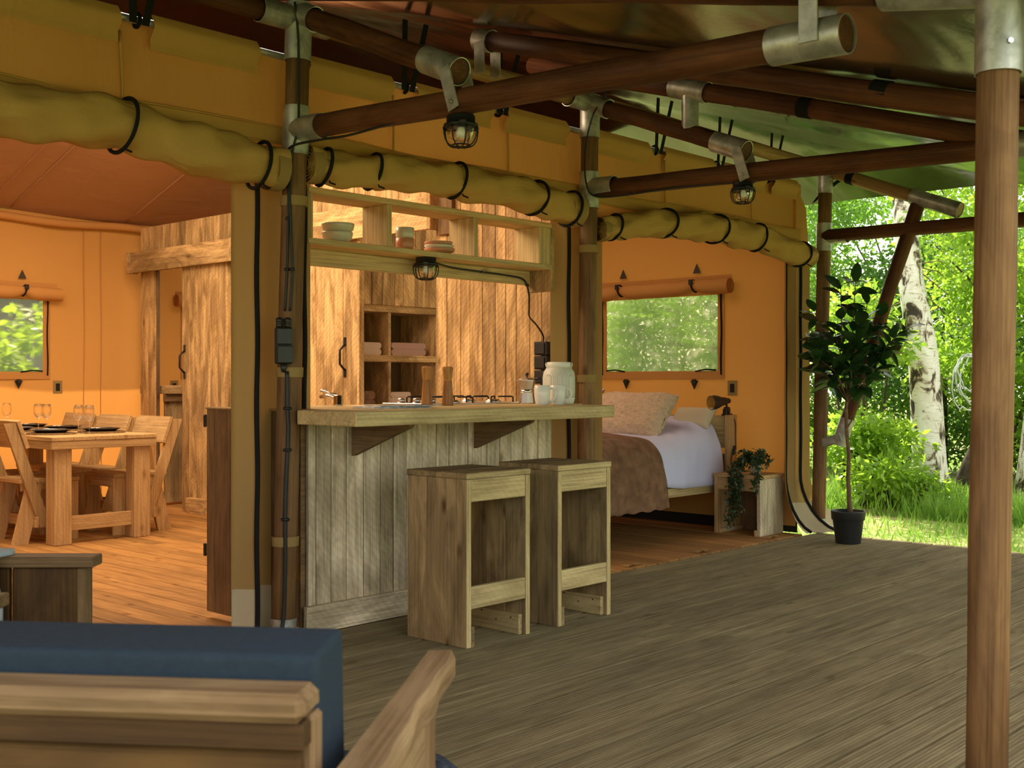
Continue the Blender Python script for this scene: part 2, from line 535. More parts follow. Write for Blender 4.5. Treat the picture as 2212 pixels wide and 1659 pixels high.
def link(o, parent=None, wm=None):
    COL.objects.link(o)
    wm = wm if wm is not None else Matrix.LocRotScale(o.location, o.rotation_euler.to_quaternion(), o.scale)
    if parent is not None:
        o.parent = parent
        local = WM[parent.name].inverted() @ wm
        o.matrix_basis = local
    else:
        o.matrix_basis = wm
    WM[o.name] = wm
    return o

def tag(o, label=None, cat=None, group=None, kind=None):
    if label: o['label'] = label
    if cat: o['category'] = cat
    if group: o['group'] = group
    if kind: o['kind'] = kind
    return o

def thing(name, label, cat, loc=(0, 0, 0), group=None):
    o = bpy.data.objects.new(name, None)
    o.empty_display_size = 0.1
    link(o, None, Matrix.Translation(loc))
    return tag(o, label, cat, group)

def obj(name, mb, mat, parent=None, origin=None, frame=None, label=None, kind=None):
    """one mesh object; vertices are given in world coordinates; frame = matrix of its local axes"""
    if frame is not None:
        me = mesh_of(name, mb, M[mat] if isinstance(mat, str) else mat, inv=frame.inverted())
        wm = frame
    else:
        if origin is None:
            origin = WM[parent.name].translation if parent is not None else Vector(mb.v[0])
        me = mesh_of(name, mb, M[mat] if isinstance(mat, str) else mat, origin)
        wm = Matrix.Translation(origin)
    o = bpy.data.objects.new(name, me)
    link(o, parent, wm)
    if label: o['label'] = label
    if kind: o['kind'] = kind
    return o

def shared(name, me, parent, loc, rot=None, scale=(1, 1, 1)):
    o = bpy.data.objects.new(name, me)
    q = rot if rot is not None else Quaternion()
    return link(o, parent, Matrix.LocRotScale(Vector(loc), q, Vector(scale)))

def bx(*a, c=0.003):
    return MB().box(*a, c=c)

def copy_tree(o, dx, parent=None):
    c = o.copy()
    COL.objects.link(c)
    if parent is None:
        wm = Matrix.Translation(dx) @ WM[o.name]
        c.matrix_basis = wm
        WM[c.name] = wm
    else:
        c.parent = parent
        WM[c.name] = WM[parent.name] @ o.matrix_basis
    for ch in [x for x in bpy.data.objects if x.parent == o]:
        copy_tree(ch, dx, c)
    return c

def zframe(a, b):
    """frame at a whose z axis points to b"""
    a, b = Vector(a), Vector(b)
    q = (b - a).to_track_quat('Z', 'Y')
    return Matrix.LocRotScale(a, q, None)

def pole_mb(a, b, r, r2=None, n=20, seg=6, wob=0.004, seed=0):
    rnd = random.Random(seed)
    a, b = Vector(a), Vector(b)
    pts, rr = [], []
    r2 = r2 or r
    for i in range(seg + 1):
        t = i / seg
        p = a.lerp(b, t)
        if 0 < i < seg:
            p += Vector((rnd.uniform(-wob, wob), rnd.uniform(-wob, wob), rnd.uniform(-wob, wob)))
        pts.append(p)
        rr.append((r + (r2 - r) * t) * (1 + rnd.uniform(-0.012, 0.012)))
    return MB().tube(pts, rr, n)

def sleeve_mb(a, b, r, n=24, th=0.004):
    """open steel sleeve with a wall thickness"""
    a, b = Vector(a), Vector(b)
    mb = MB()
    mb.tube([a, b], r, n, cap=False)
    mb.tube([a, b], r - th, n, cap=False)
    q = (b - a).to_track_quat('Z', 'Y')
    for p, z in ((a, 0), (b, 0)):
        Mx = Matrix.LocRotScale(p, q, None)
        mb.lathe([(r - th, 0), (r, 0)], (0, 0, 0), n, Mx)
    return mb

def bolt_mb(p, d, r=0.008):
    p, d = Vector(p), Vector(d).normalized()
    return MB().tube([p, p + d * 0.007], r, 6)

# ================================================================== THE SETTING
# ---- deck: ribbed boards along X (verandah), smooth boards along Y (inside the tent)
gnd = MB()
def gz(x, y):
    return -0.17 - 0.05 * math.sin(x * 0.7) * math.cos(y * 0.6) if True else 0
gnd.grid(lambda u, v: (-40 + 130 * u, -45 + 115 * v, -0.22 + 0.03 * math.sin(3 * u * 40) * math.cos(3 * v * 37)), 60, 50)
tag(obj('ground', gnd, 'lawn', origin=(0, 0, 0)), 'sunlit green lawn with bare sandy patches beyond the deck', kind='structure')

fl = obj('floor', bx(-2.0, 7.76, -1.2, 4.11, -0.16, -0.034, c=0.002), 'dark_gap', origin=(0, 0, 0))
tag(fl, 'ribbed grey-brown verandah deck of long boards', kind='structure')
def ribbed(name, w=0.131, t=0.030, ribs=9):
    """deck board profile with rounded ribs, unit length along x"""
    prof = [(-w / 2, -t), (-w / 2, -0.009), (-w / 2 + 0.003, -0.003)]
    p = w / ribs
    for i in range(ribs):
        y0 = -w / 2 + i * p
        prof += [(y0 + p * 0.16, -0.0006), (y0 + p * 0.42, 0.0), (y0 + p * 0.68, -0.0006)]
        if i < ribs - 1:
            prof += [(y0 + p * 0.80, -0.0058), (y0 + p * 1.04, -0.0058)]
    prof += [(w / 2 - 0.003, -0.003), (w / 2, -0.009), (w / 2, -t)]
    n = len(prof)
    vs = [(0, y, z) for y, z in prof] + [(1, y, z) for y, z in prof]
    fs = [(i, i + n, i + n + 1, i + 1) for i in range(n - 1)]
    fs += [tuple(range(n))[::-1], tuple(range(n, 2 * n))]
    mb = MB().add(vs, fs)
    return mesh_of(name, mb, M['deck_wood'])
rib_lo = {}
def deck_mesh(L):
    k = round(L, 1)
    if k not in rib_lo:
        me = ribbed('deck_board').copy()
        for v in me.vertices:
            v.co.x *= k - 0.004
        rib_lo[k] = me
    return rib_lo[k], k
pitch = 0.1465
rows = int((4.10 + 1.1) / pitch)
rnd = random.Random(3)
for r_ in range(rows):
    y = 4.10 - pitch * (r_ + 0.5)
    xa = -1.9
    cuts = []
    base = [1.4, 4.3][r_ % 2] + rnd.uniform(-0.15, 0.15)
    for cx in (base - 3.6, base, base + 3.1):
        if xa + 0.5 < cx < 7.2:
            cuts.append(cx)
    for cx in cuts + [7.78]:
        L = round(cx - xa, 1) if cx != 7.78 else cx - xa
        me, k = deck_mesh(cx - xa)
        # the last board of a row is trimmed flush with the deck edge by placing it from the far end
        x0 = xa if cx != 7.78 else 7.78 - k
        z = rnd.uniform(-0.0015, 0.0015)
        shared('deck_board', me, fl, (x0 + 0.002, y, z))
        xa = xa + k if cx != 7.78 else cx
fl2 = obj('floor', bx(-0.6, 7.62, 4.14, 9.72, -0.16, -0.034, c=0.002), 'dark_gap', origin=(0, 4.14, 0))
tag(fl2, 'warm orange-brown smooth board floor inside the tent', kind='structure')
bm_in = mesh_of('floor_board', MB().box(-0.0572, 0.0572, 0, 5.60, -0.028, 0, c=0.003), M['inner_deck_wood'])
bm_a = mesh_of('floor_board', MB().box(-0.0572, 0.0572, 0, 3.0, -0.028, 0, c=0.003), M['inner_deck_wood'])
bm_b = mesh_of('floor_board', MB().box(-0.0572, 0.0572, 0, 2.597, -0.028, 0, c=0.003), M['inner_deck_wood'])
i = 0
x = 7.56
while x > -0.5:
    if i % 3 == 1:
        shared('floor_board', bm_a, fl2, (x, 4.13, rnd.uniform(-0.001, 0.001)))
        shared('floor_board', bm_b, fl2, (x, 7.133, rnd.uniform(-0.001, 0.001)))
    elif i % 3 == 2:
        shared('floor_board', bm_b, fl2, (x, 4.13, rnd.uniform(-0.001, 0.001)))
        shared('floor_board', bm_a, fl2, (x, 6.73, rnd.uniform(-0.001, 0.001)))
    else:
        shared('floor_board', bm_in, fl2, (x, 4.13, rnd.uniform(-0.001, 0.001)))
    x -= 0.1205
    i += 1

# ---- canvas walls of the tent
TOPZ = 2.57
def wavy(axis, a0, a1, z0, z1, c0, amp=0.012, seed=0, nu=24, nv=14):
    """slightly slack canvas sheet on the plane axis=c0 spanning a0..a1 and z0..z1"""
    def fn(u, v):
        a = a0 + (a1 - a0) * u
        z = z0 + (z1 - z0) * v
        d = c0 + amp * (math.sin(a * 5.1 + z * 1.3 + seed) * 0.5 + math.sin(a * 2.3 - z * 2.2 + seed * 2) * 0.5)
        return (d, a, z) if axis == 'x' else (a, d, z)
    return MB().grid(fn, nu, nv)
def join(*mbs):
    m = MB()
    for k in mbs:
        o = len(m.v)
        m.v += k.v
        m.f += [tuple(i + o for i in f) for f in k.f]
        m.sm += k.sm
    return m
# end wall (x = 7.65) with its window opening y 4.865..5.955, z 1.195..1.785
WX = 7.65
wr = obj('wall_right', join(wavy('x', 4.2, 4.865, 0.05, TOPZ, WX, 0.006, 1, 8, 16), wavy('x', 5.955, 9.75, 0.05, TOPZ, WX, 0.006, 1, 30, 16),
        wavy('x', 4.865, 5.955, 0.05, 1.195, WX, 0.006, 1, 10, 12), wavy('x', 4.865, 5.955, 1.785, TOPZ, WX, 0.006, 1, 10, 8),
        MB().add([(WX, 4.2, TOPZ), (WX, 9.75, TOPZ), (WX, 7.0, 3.5)], [(0, 1, 2)])), ORANGE, origin=(WX, 4.2, 0))
tag(wr, 'orange canvas end wall of the bedroom', kind='structure')
obj('mud_flap', bx(WX + 0.015, WX + 0.022, 4.2, 9.75, 0.0, 0.40, c=0.001), 'dark_gap', wr)
# back wall with two window openings
def back_sheet():
    parts = []
    xs = [(-1.0, 3.50, None), (3.50, 4.60, 1), (4.60, 5.96, None), (5.96, 7.05, 1), (7.05, 7.65, None)]
    for (a, b, w) in xs:
        nu = max(4, int((b - a) * 8))
        if w is None:
            parts.append(wavy('y', a, b, 0.05, TOPZ, 9.75, 0.008, 4, nu, 16))
        else:
            parts.append(wavy('y', a, b, 0.05, 1.195, 9.75, 0.008, 4, nu, 10))
            parts.append(wavy('y', a, b, 1.815, TOPZ, 9.75, 0.008, 4, nu, 6))
    return join(*parts)
wb = obj('wall_back', back_sheet(), ORANGE, origin=(3, 9.75, 0))
tag(wb, 'orange canvas back wall glowing in the sun', kind='structure')
# hem roll along the back wall top, seam strips
hem = MB().tube([(x_, 9.70 + 0.012 * math.sin(x_ * 9), 2.50 + 0.012 * math.sin(x_ * 5)) for x_ in np.linspace(-1, 7.6, 70)], 0.035, 10)
obj('hem_roll', hem, ORANGE, wb)
for sx_ in (4.97, 1.9):
    for q_ in (0, 0.16):
        obj('seam', MB().tube([(sx_ + q_ + 0.004 * math.sin(z_ * 5), 9.738, z_) for z_ in np.linspace(0.05, 2.5, 12)], 0.004, 5), ORANGE, wb)
wl_ = obj('wall_left', wavy('x', 4.2, 9.75, 0.05, TOPZ, -1.0, 0.01, 2, 20, 10), ORANGE, origin=(-1.0, 4.2, 0))
tag(wl_, 'orange canvas side wall out of the picture', kind='structure')

def roll_window(n, axis, c0, a0, a1, z0, z1, parent, side):
    """vinyl pane with zips, rolled-up blind with straps, fastening triangles; side = -1 faces the room on the low side of c0"""
    def P(a, d, z):
        return (c0 + d * side, a, z) if axis == 'x' else (a, c0 + d * side, z)
    def bxx(a_, b_, d0, d1, z_, w_, c=0.002):
        p, q = P(a_, d0, z_), P(b_, d1, w_)
        return MB().box(p[0], q[0], p[1], q[1], p[2], q[2], c=c)
    pane = MB().grid(lambda u, v: P(a0 - 0.01 + (a1 - a0 + 0.02) * u, -0.004 + 0.006 * math.sin(u * 7 + v * 3), z0 - 0.01 + (z1 - z0 + 0.02) * v), 16, 10)
    w = obj('window_%d' % n, pane, 'window_vinyl', origin=P((a0 + a1) / 2, 0, z0))
    tag(w, kind='structure')
    fr = join(bxx(a0 - 0.06, a0, 0.004, 0.012, z0 - 0.06, z1 + 0.02), bxx(a1, a1 + 0.06, 0.004, 0.012, z0 - 0.06, z1 + 0.02), bxx(a0 - 0.06, a1 + 0.06, 0.006, 0.014, z0 - 0.065, z0))
    obj('window_hem', fr, ORANGE, w)
    for a in (a0 - 0.035, a1 + 0.035):
        obj('zip', MB().tube([P(a + 0.003 * math.sin(t * 9), 0.016, z0 - 0.03 + (z1 - z0 + 0.06) * t) for t in np.linspace(0, 1, 14)], 0.007, 6), 'black_web', w)
    obj('zip_flap', MB().tube([P(a0 + 0.01, 0.018, z0 + 0.006), P(a0 + 0.1, 0.02, z0 + 0.012), P(a0 + 0.2, 0.016, z0 - 0.002)], 0.006, 6), 'black_web', w)
    obj('zip_flap', MB().tube([P(a1 - 0.01, 0.018, z0 + 0.006), P(a1 - 0.1, 0.02, z0 + 0.012), P(a1 - 0.2, 0.016, z0 - 0.002)], 0.006, 6), 'black_web', w)
    # rolled blind: sags between its two straps
    L0, L1 = a0 - 0.14, a1 + 0.14
    st = (a0 + 0.17 * (a1 - a0), a1 - 0.17 * (a1 - a0))
    pts, rr = [], []
    for t in np.linspace(0, 1, 44):
        a = L0 + (L1 - L0) * t
        near = min(abs(a - st[0]), abs(a - st[1]))
        pts.append(P(a, 0.055, z1 + 0.055 + 0.018 * math.exp(-(near / 0.07) ** 2) - 0.02 * (t - 0.5) * 0.6))
        rr.append(0.058 - 0.020 * math.exp(-(near / 0.06) ** 2) + 0.003 * math.sin(t * 31))
    bl = obj('blind_roll', MB().tube(pts, rr, 16, cap=False), ORANGE, w)
    for e, sgn in ((pts[0], 1), (pts[-1], -1)):
        spv = []
        for k in range(46):
            th = k * 0.42
            r_ = 0.054 * (1 - k / 52)
            if axis == 'x':
                spv.append((e[0] + r_ * math.cos(th), e[1] + 0.004 * sgn, e[2] + r_ * math.sin(th)))
            else:
                spv.append((e[0] + 0.004 * sgn, e[1] + r_ * math.cos(th), e[2] + r_ * math.sin(th)))
        obj('roll_end', MB().tube(spv, 0.0035, 5), ORANGE, bl)
    obj('blind_hem', bxx(L0 + 0.02, L1 - 0.02, 0.006, 0.012, z1 + 0.09, z1 + 0.15), ORANGE, w)
    for a in st:
        z = z1 + 0.06
        ring = [P(a + 0.012 * math.sin(th), 0.055 + 0.044 * math.cos(th), z + 0.012 + 0.048 * math.sin(th)) for th in np.linspace(0, 2 * PI, 18)[:-1]]
        s_ = obj('strap', MB().tube(ring, 0.007, 6, closed=True), 'black_web', w)
        obj('buckle', bxx(a - 0.016, a + 0.016, 0.10, 0.115, z + 0.02, z + 0.06), 'black_plastic', s_)
        tri = [P(a - 0.035, 0.016, z + 0.115), P(a + 0.035, 0.016, z + 0.115), P(a, 0.016, z + 0.19)]
        d = P(a, 0.022, 0); d0 = P(a, 0.016, 0)
        obj('triangle_patch', MB().prism(tri, (d[0] - d0[0], d[1] - d0[1], 0)), 'lamp_brown', s_)
    for a in (a0 + 0.19 * (a1 - a0), a0 + 0.80 * (a1 - a0)):
        tri = [P(a - 0.036, 0.016, z0 - 0.075), P(a + 0.036, 0.016, z0 - 0.075), P(a, 0.016, z0 - 0.145)]
        d = P(a, 0.024, 0); d0 = P(a, 0.016, 0)
        obj('triangle_patch', MB().prism(tri, (d[0] - d0[0], d[1] - d0[1], 0)), 'black_plastic', w)
        obj('toggle', bxx(a - 0.02, a + 0.012, 0.02, 0.04, z0 - 0.10, z0 - 0.065), 'black_plastic', w)
    for a in (a0 - 0.13, a1 + 0.13):
        pt = obj('wall_patch', bxx(a - 0.042, a + 0.042, 0.006, 0.010, z0 - 0.19, z0 - 0.075, c=0.001), SAND, w)
        obj('patch_slot', bxx(a - 0.018, a + 0.018, 0.010, 0.014, z0 - 0.165, z0 - 0.10, c=0.001), 'dark_gap', pt)
    return w
w1 = roll_window(1, 'x', WX, 4.865, 5.955, 1.195, 1.785, wr, -1)
w1['label'] = 'clear vinyl window in the orange end wall above the bed'
w2 = roll_window(2, 'y', 9.75, 3.50, 4.60, 1.195, 1.815, wb, -1)
w2['label'] = 'clear vinyl window at the left edge behind the dining table'
w3 = roll_window(3, 'y', 9.75, 6.0, 7.05, 1.195, 1.815, wb, -1)
w3['label'] = 'strip of window seen through the open cabin doorway'
# plastic skirt below the end wall
tag(obj('baseboard_right', bx(7.60, 7.64, 4.3, 9.7, 0.0, 0.075), 'dark_gap'), kind='structure')
tag(obj('baseboard_back', bx(-1, 7.6, 9.68, 9.72, 0.0, 0.075), 'dark_gap'), kind='structure')

# inner roof
RY, RZ = 7.0, 3.46
def roof_in(u, v):
    x_ = -1.0 + 8.65 * u
    y_ = 4.2 + (9.75 - 4.2) * v
    z_ = TOPZ + (RZ - TOPZ) * ((y_ - 4.2) / (RY - 4.2)) if y_ < RY else TOPZ + (RZ - TOPZ) * ((9.75 - y_) / (9.75 - RY))
    return (x_, y_, z_ - 0.03 * abs(math.sin(x_ * 1.45 + 0.3)) + 0.01)
ce = obj('ceiling', MB().grid(roof_in, 60, 36), CEILC, origin=(3, 7, 3))
tag(ce, 'brown-orange canvas ceiling sloping down to the back wall', kind='structure')
for sx_, dx in ((4.1, 0.75), (4.30, 0.75), (5.35, 0.5)):
    obj('ceiling_seam', MB().tube([(sx_ - dx * (9.6 - y_) / 2.6 * 0.0, y_, roof_in((sx_ + 1) / 8.65, (y_ - 4.2) / 5.55)[2] - 0.006) for y_ in np.linspace(7.05, 9.7, 14)], 0.006, 6), CEILC, ce)

# fly sheet over everything
def fly_z(x_, y_):
    t = min(1, max(0, (x_ - 3.05) / 1.05))
    za = 2.20 + 0.224 * (y_ - 1.12)
    zb = 2.105 + 0.300 * (y_ - 1.40)
    z_ = za * (1 - t) + zb * t
    if y_ > RY:
        zr = (2.20 + 0.224 * (RY - 1.12)) * (1 - t) + (2.105 + 0.300 * (RY - 1.40)) * t
        z_ = zr - 0.31 * (y_ - RY)
    z_ += 0.018 * math.sin(x_ * 2.9 + 0.4) + 0.008 * math.sin(x_ * 7 + y_)
    return min(z_, 2.66 + 0.33 * (9.2 - x_))
def fly(u, v):
    x_ = -2.2 + 11.4 * u
    y_ = 0.72 + (11.0 - 0.72) * v
    return (x_, y_, fly_z(x_, y_))
fs_ = obj('ceiling', MB().grid(fly, 110, 80), 'fly_sheet', origin=(3, 4, 3))
tag(fs_, 'shiny dark olive fly sheet stretched over the verandah poles', kind='structure')

# ---- front canvas: valance with top pockets over a steel pipe, seam band
def val(u, v):
    x_ = -0.8 + 8.55 * u
    z_ = 2.07 + (TOPZ - 0.02 - 2.07) * v
    y_ = 4.22 + 0.014 * math.sin(x_ * 6.3 + 2 * z_) + 0.02 * math.sin(x_ * 2.1) * (1 - v)
    return (x_, y_, z_)
wf = obj('wall_front', MB().grid(val, 110, 10), OLIVE, origin=(3, 4.22, 2))
tag(wf, 'olive-brown canvas valance over the tent openings', kind='structure')
corner = MB().grid(lambda u, v: (7.75 + 0.12 * u * (1 - 0.4 * v), 4.22 - 0.01 * u, 2.02 + (2.50 - 0.10 * u - 2.02) * v), 4, 6)
obj('corner_flap', corner, OLIVE, wf)
obj('seam_band', MB().grid(lambda u, v: (-0.8 + 8.5 * u, 4.195 + 0.010 * math.sin(u * 60) - 0.012 * v * (1 - v), 2.165 + 0.062 * v + 0.006 * math.sin(u * 31)), 110, 3), HEM, wf)
for x_ in (1.0, 2.30, 3.72, 4.55, 5.97, 7.0):
    obj('seam', MB().tube([(x_ + 0.006 * math.sin(z_ * 9), 4.198 + 0.014 * math.sin(x_ * 6.3 + 2 * z_) + 0.004, z_) for z_ in np.linspace(2.08, 2.50, 8)], 0.006, 5), HEM, wf)
for z_ in (2.232, 2.160):
    obj('seam', MB().tube([(x_, 4.190 + 0.010 * math.sin((x_ + 0.8) / 8.5 * 60), z_ + 0.006 * math.sin((x_ + 0.8) / 8.5 * 31)) for x_ in np.linspace(-0.8, 7.7, 110)], 0.005, 5), HEM, wf)
gaps = [(2.284, 2.424), (2.933, 3.20), (3.705, 3.856), (4.402, 4.509), (5.02, 5.25), (5.809, 5.956), (6.538, 6.623), (7.20, 7.30)]
edges = [-0.8] + [g for ab in gaps for g in ab] + [7.66]
for a, b in zip(edges[0::2], edges[1::2]):
    pk = MB()
    pk.grid(lambda u, v: (a + (b - a) * u, 4.20 - 0.034 * math.sin(PI * min(1, v * 1.6)), TOPZ + 0.008 - 0.13 * v + (0.012 if v < 0.1 else 0)), 12, 6)
    obj('pipe_pocket', pk, HEM, wf)
obj('pipe', MB().tube([(-0.8, 4.21, 2.555), (7.72, 4.21, 2.555)], 0.016, 10), 'galvanised', wf)

# rolled-up doors, one per bay, tied with black straps
def roll_door(x0, x1, pts, label, straps, seed):
    """pts = (x, z centre, radius)"""
    rnd = random.Random(seed)
    xs = [p[0] for p in pts]
    def at(x_):
        return float(np.interp(x_, xs, [p[1] for p in pts])), float(np.interp(x_, xs, [p[2] for p in pts]))
    path, rad = [], []
    ph = [rnd.uniform(0, 6) for _ in range(4)]
    N = int((x1 - x0) * 36)
    for t in np.linspace(0, 1, N):
        x_ = x0 + (x1 - x0) * t
        z_, r_ = at(x_)
        pinch = sum(math.exp(-((x_ - s) / 0.035) ** 2) for s in straps)
        z_ += 0.006 * math.sin(x_ * 9 + ph[0])
        path.append((x_, 4.10 + 0.006 * math.sin(x_ * 7 + ph[1]), z_))
        rad.append(r_ * (1 - 0.06 * pinch + 0.035 * math.sin(x_ * 11 + ph[2]) + 0.02 * math.sin(x_ * 27 + ph[3])))
    mb = MB().tube(path, rad, 28, cap=False)
    # diagonal wrinkles
    for i_, v in enumerate(mb.v):
        k = i_ % 28
        x_ = v[0]
        w = 0.008 * math.sin(x_ * 14 + k * 0.9 + ph[0]) + 0.005 * math.sin(x_ * 31 - k * 0.45 + ph[1])
        cz, cy = path[i_ // 28][2], path[i_ // 28][1]
        L = math.hypot(v[1] - cy, v[2] - cz)
        mb.v[i_] = (v[0], cy + (v[1] - cy) * (1 + w / L), cz + (v[2] - cz) * (1 + w / L))
    o = obj('rolled_tent_door', mb, ROLLC, origin=path[0])
    tag(o, label, 'rolled door', 'rolled-up canvas doors over the openings')
    for e, sg in ((0, 1), (-1, -1)):
        c, r0 = path[e], rad[e]
        sp = MB()
        K = 84
        for layer in (0,):
            vs, fs = [], []
            for k in range(K):
                th = k * 0.30
                r_ = r0 * (1 - 0.72 * k / K)
                yy, zz = c[1] + r_ * math.cos(th), c[2] + r_ * math.sin(th)
                vs += [(c[0] - sg * 0.006, yy, zz), (c[0] + sg * 0.10, yy, zz)]
            for k in range(K - 1):
                fs.append((2 * k, 2 * k + 1, 2 * k + 3, 2 * k + 2))
            sp.add(vs, fs, True)
        obj('roll_layers', sp, ROLLC, o)
        cuff = MB().tube([(c[0] - sg * 0.004, c[1], c[2]), (c[0] + sg * 0.055, c[1], c[2])], [r0 * 1.035, r0 * 1.03], 28, cap=False)
        obj('edge_binding', cuff, SAND, o)
    for s in straps:
        z_, r_ = at(s)
        sk = rnd.uniform(-0.03, 0.03)
        ring = []
        for th in np.linspace(0, 2 * PI, 30)[:-1]:
            ring.append((s + 0.02 * math.sin(th) + sk * math.cos(th), 4.10 + (r_ * 1.03 + 0.004) * math.cos(th), z_ + (r_ * 1.02 + 0.005) * math.sin(th)))
        sb = MB().tube(ring, 0.0085, 6, closed=True)
        st = obj('strap', sb, 'black_web', o)
        obj('strap_tail', MB().tube([(s - 0.03, 4.02, z_ - r_ * 0.97), (s - 0.045, 4.0, z_ - r_ * 1.10), (s - 0.02, 3.99, z_ - r_ * 1.2)], 0.004, 5), 'black_web', st)
    return o
roll_door(0.6, 2.975, [(0.6, 2.10, 0.1), (1.77, 2.085, 0.096), (2.25, 2.10, 0.10), (2.6, 2.055, 0.098), (2.98, 2.025, 0.092)],
          'thick olive canvas door rolled up over the left opening', [1.5, 2.247, 2.872], 1)
roll_door(3.12, 4.99, [(3.12, 2.066, 0.078), (3.5, 2.09, 0.078), (4.04, 2.118, 0.084), (4.64, 2.10, 0.086), (5.0, 2.068, 0.092)],
          'olive canvas door rolled up above the kitchen bar', [3.217, 3.50, 4.042, 4.635, 4.93], 2)
roll_door(5.19, 7.66, [(5.19, 1.992, 0.066), (5.5, 2.035, 0.075), (5.84, 2.085, 0.083), (6.4, 2.105, 0.088), (6.93, 2.097, 0.088), (7.4, 2.04, 0.084), (7.66, 2.02, 0.080)],
          'olive canvas door rolled up above the bedroom opening', [5.325, 5.835, 6.406, 6.926, 7.52], 3)

# gathered canvas door flaps beside the posts: vertical folds with black zips, pale mud flap at the foot
def flap(label, x0, x1, zips, y0=4.24, seed=0, foot=0.0, mud=0.21, tilt=0.0, n=40, depth=0.03, nf=2.2, top=2.10):
    rnd = random.Random(seed)
    ph = rnd.uniform(0, 6)
    def fn(u, v, lo, hi, off=0):
        z_ = lo + (hi - lo) * v
        k = max(0, 1 - z_ / 0.42)
        x_ = x0 + (x1 - x0) * u + foot * 0.32 * k * k * (0.3 + u) + tilt * (z_ - 1)
        y_ = y0 + depth * math.sin(u * nf * 2 * PI + ph) - foot * 0.55 * k * k * (0.4 + 0.6 * u) - off
        if foot:
            z2 = z_ * (1 - k * k * 0.6) + 0.012 * k
            z_ = max(0.012, z2)
        return (x_, y_, z_)
    o = obj('tent_flap', MB().grid(lambda u, v: fn(u, v, mud, top), n, 26), SAND, origin=(x0, y0, 0))
    tag(o, label, 'tent flap', 'gathered canvas flaps beside the posts')
    obj('mud_flap', MB().grid(lambda u, v: fn(u, v, 0.004, mud + 0.004, 0.003), n, 10), MUD, o)
    for zx in zips:
        u = (zx - x0) / (x1 - x0)
        pth = [Vector(fn(u, t, 0.005, top)) + Vector((0.003 * math.sin(t * 23), -0.012, 0)) for t in np.linspace(0, 1, 34)]
        obj('zip', MB().tube(pth, 0.011, 7), 'black_web', o)
    return o
flap('tan canvas flap with two long black zips gathered behind the first post', 2.845, 3.225, [2.93, 3.20], seed=1, nf=2.6, depth=0.035)
flap('tan canvas flap with one black zip hanging behind the second post', 4.965, 5.375, [5.045], seed=4, nf=2.4, depth=0.03)
flap('tan canvas flap at the bedroom corner trailing out on the deck', 7.51, 7.86, [7.56, 7.68], y0=4.22, seed=2, foot=0.62, nf=1.7, depth=0.03, mud=0.24)

# ================================================================== POLE FRAME
def pole_thing(name, label, cat, a, b, r, mat='pole_wood', r2=None, group=None, seed=0, seg=6, wob=0.004):
    fr = zframe(a, b)
    o = obj(name, pole_mb(a, b, r, r2, seed=seed, seg=seg, wob=wob), mat, frame=fr)
    return tag(o, label, cat, group)

def cap_sleeve(o, a, b, r, bolts=1):
    s = obj('steel_sleeve', sleeve_mb(a, b, r), 'galvanised', o)
    return s
POST = 'round wooden posts of the tent frame'
def post(label, foot, top, r, T_low, T_top, collar=0.09, seed=0, arm=None):
    """wooden post, its steel foot collar, lower T-sleeve and top sleeve"""
    f, t = Vector(foot), Vector(top)
    def at(z):
        return f.lerp(t, (z - f.z) / (t.z - f.z))
    o = pole_thing('wooden_post', label, 'post', at(0.004), at(T_top[1] - 0.02), r, 'post_wood', group=POST, seed=seed, wob=0.003)
    if collar:
        cap_sleeve(o, at(0.0), at(collar), r + 0.006)
        obj('bolt', bolt_mb(at(collar * 0.6) + Vector((-0.04, -0.04, 0)), (-1, -1, 0)), 'steel', o)
    if T_low:
        s = cap_sleeve(o, at(T_low[0]), at(T_low[1]), r + 0.007)
        zc = T_low[2]
        p0 = at(zc)
        obj('sleeve_arm', sleeve_mb(p0 + Vector((0, -0.02, 0)), p0 + Vector((0, -0.185, -0.004)), r + 0.004), 'galvanised', s)
        obj('bolt', bolt_mb(at(T_low[0] + 0.025) + Vector((-0.045, -0.045, 0)), (-1, -1, 0)), 'steel', s)
    s = cap_sleeve(o, at(T_top[0]), at(T_top[1]), r + 0.007)
    obj('bolt', bolt_mb(at(T_top[0] + 0.07) + Vector((-0.04, -0.042, 0)), (-1, -1, 0)), 'steel', s)
    return o, s, at

EZ = 2.705
# post 1, 2, 3 along the front, post 4 in the foreground
p1, p1s, at1 = post('stained round post with cables left of the kitchen bar', (3.03, 4.145, 0), (3.08, 4.095, 2.80), 0.0515, (2.105, 2.315, 2.21), (2.515, 2.765), 0.085, 1)
p2, p2s, at2 = post('stained round post at the right end of the kitchen bar', (5.11, 4.14, 0), (5.133, 4.115, 2.75), 0.050, (2.10, 2.305, 2.215), (2.50, 2.74), 0.085, 2)
p3, p3s, at3 = post('slim-looking far post with steel foot beside the potted tree', (7.80, 4.10, 0), (7.84, 4.06, 2.75), 0.050, (2.075, 2.28, 2.18), (2.50, 2.74), 0.105, 3)
p4, p4s, at4 = post('tall foreground post with a split at the right edge', (3.035, 1.12, 0), (3.06, 1.093, 2.2), 0.052, None, (1.915, 2.13), 0.09, 4)
# knot scar and split on the foreground post
fp = at4(0.36)
crack = MB().tube([at4(z) + Vector((-0.028 + dx, -0.0455 + dy, 0)) for z, dx, dy in ((0.425, 0.055, 0.018), (0.40, 0.050, 0.012), (0.36, 0.047, 0.010), (0.32, 0.053, 0.014), (0.30, 0.056, 0.016))], [0.001, 0.003, 0.004, 0.003, 0.001], 6)
obj('split', crack, 'dark_gap', p4)
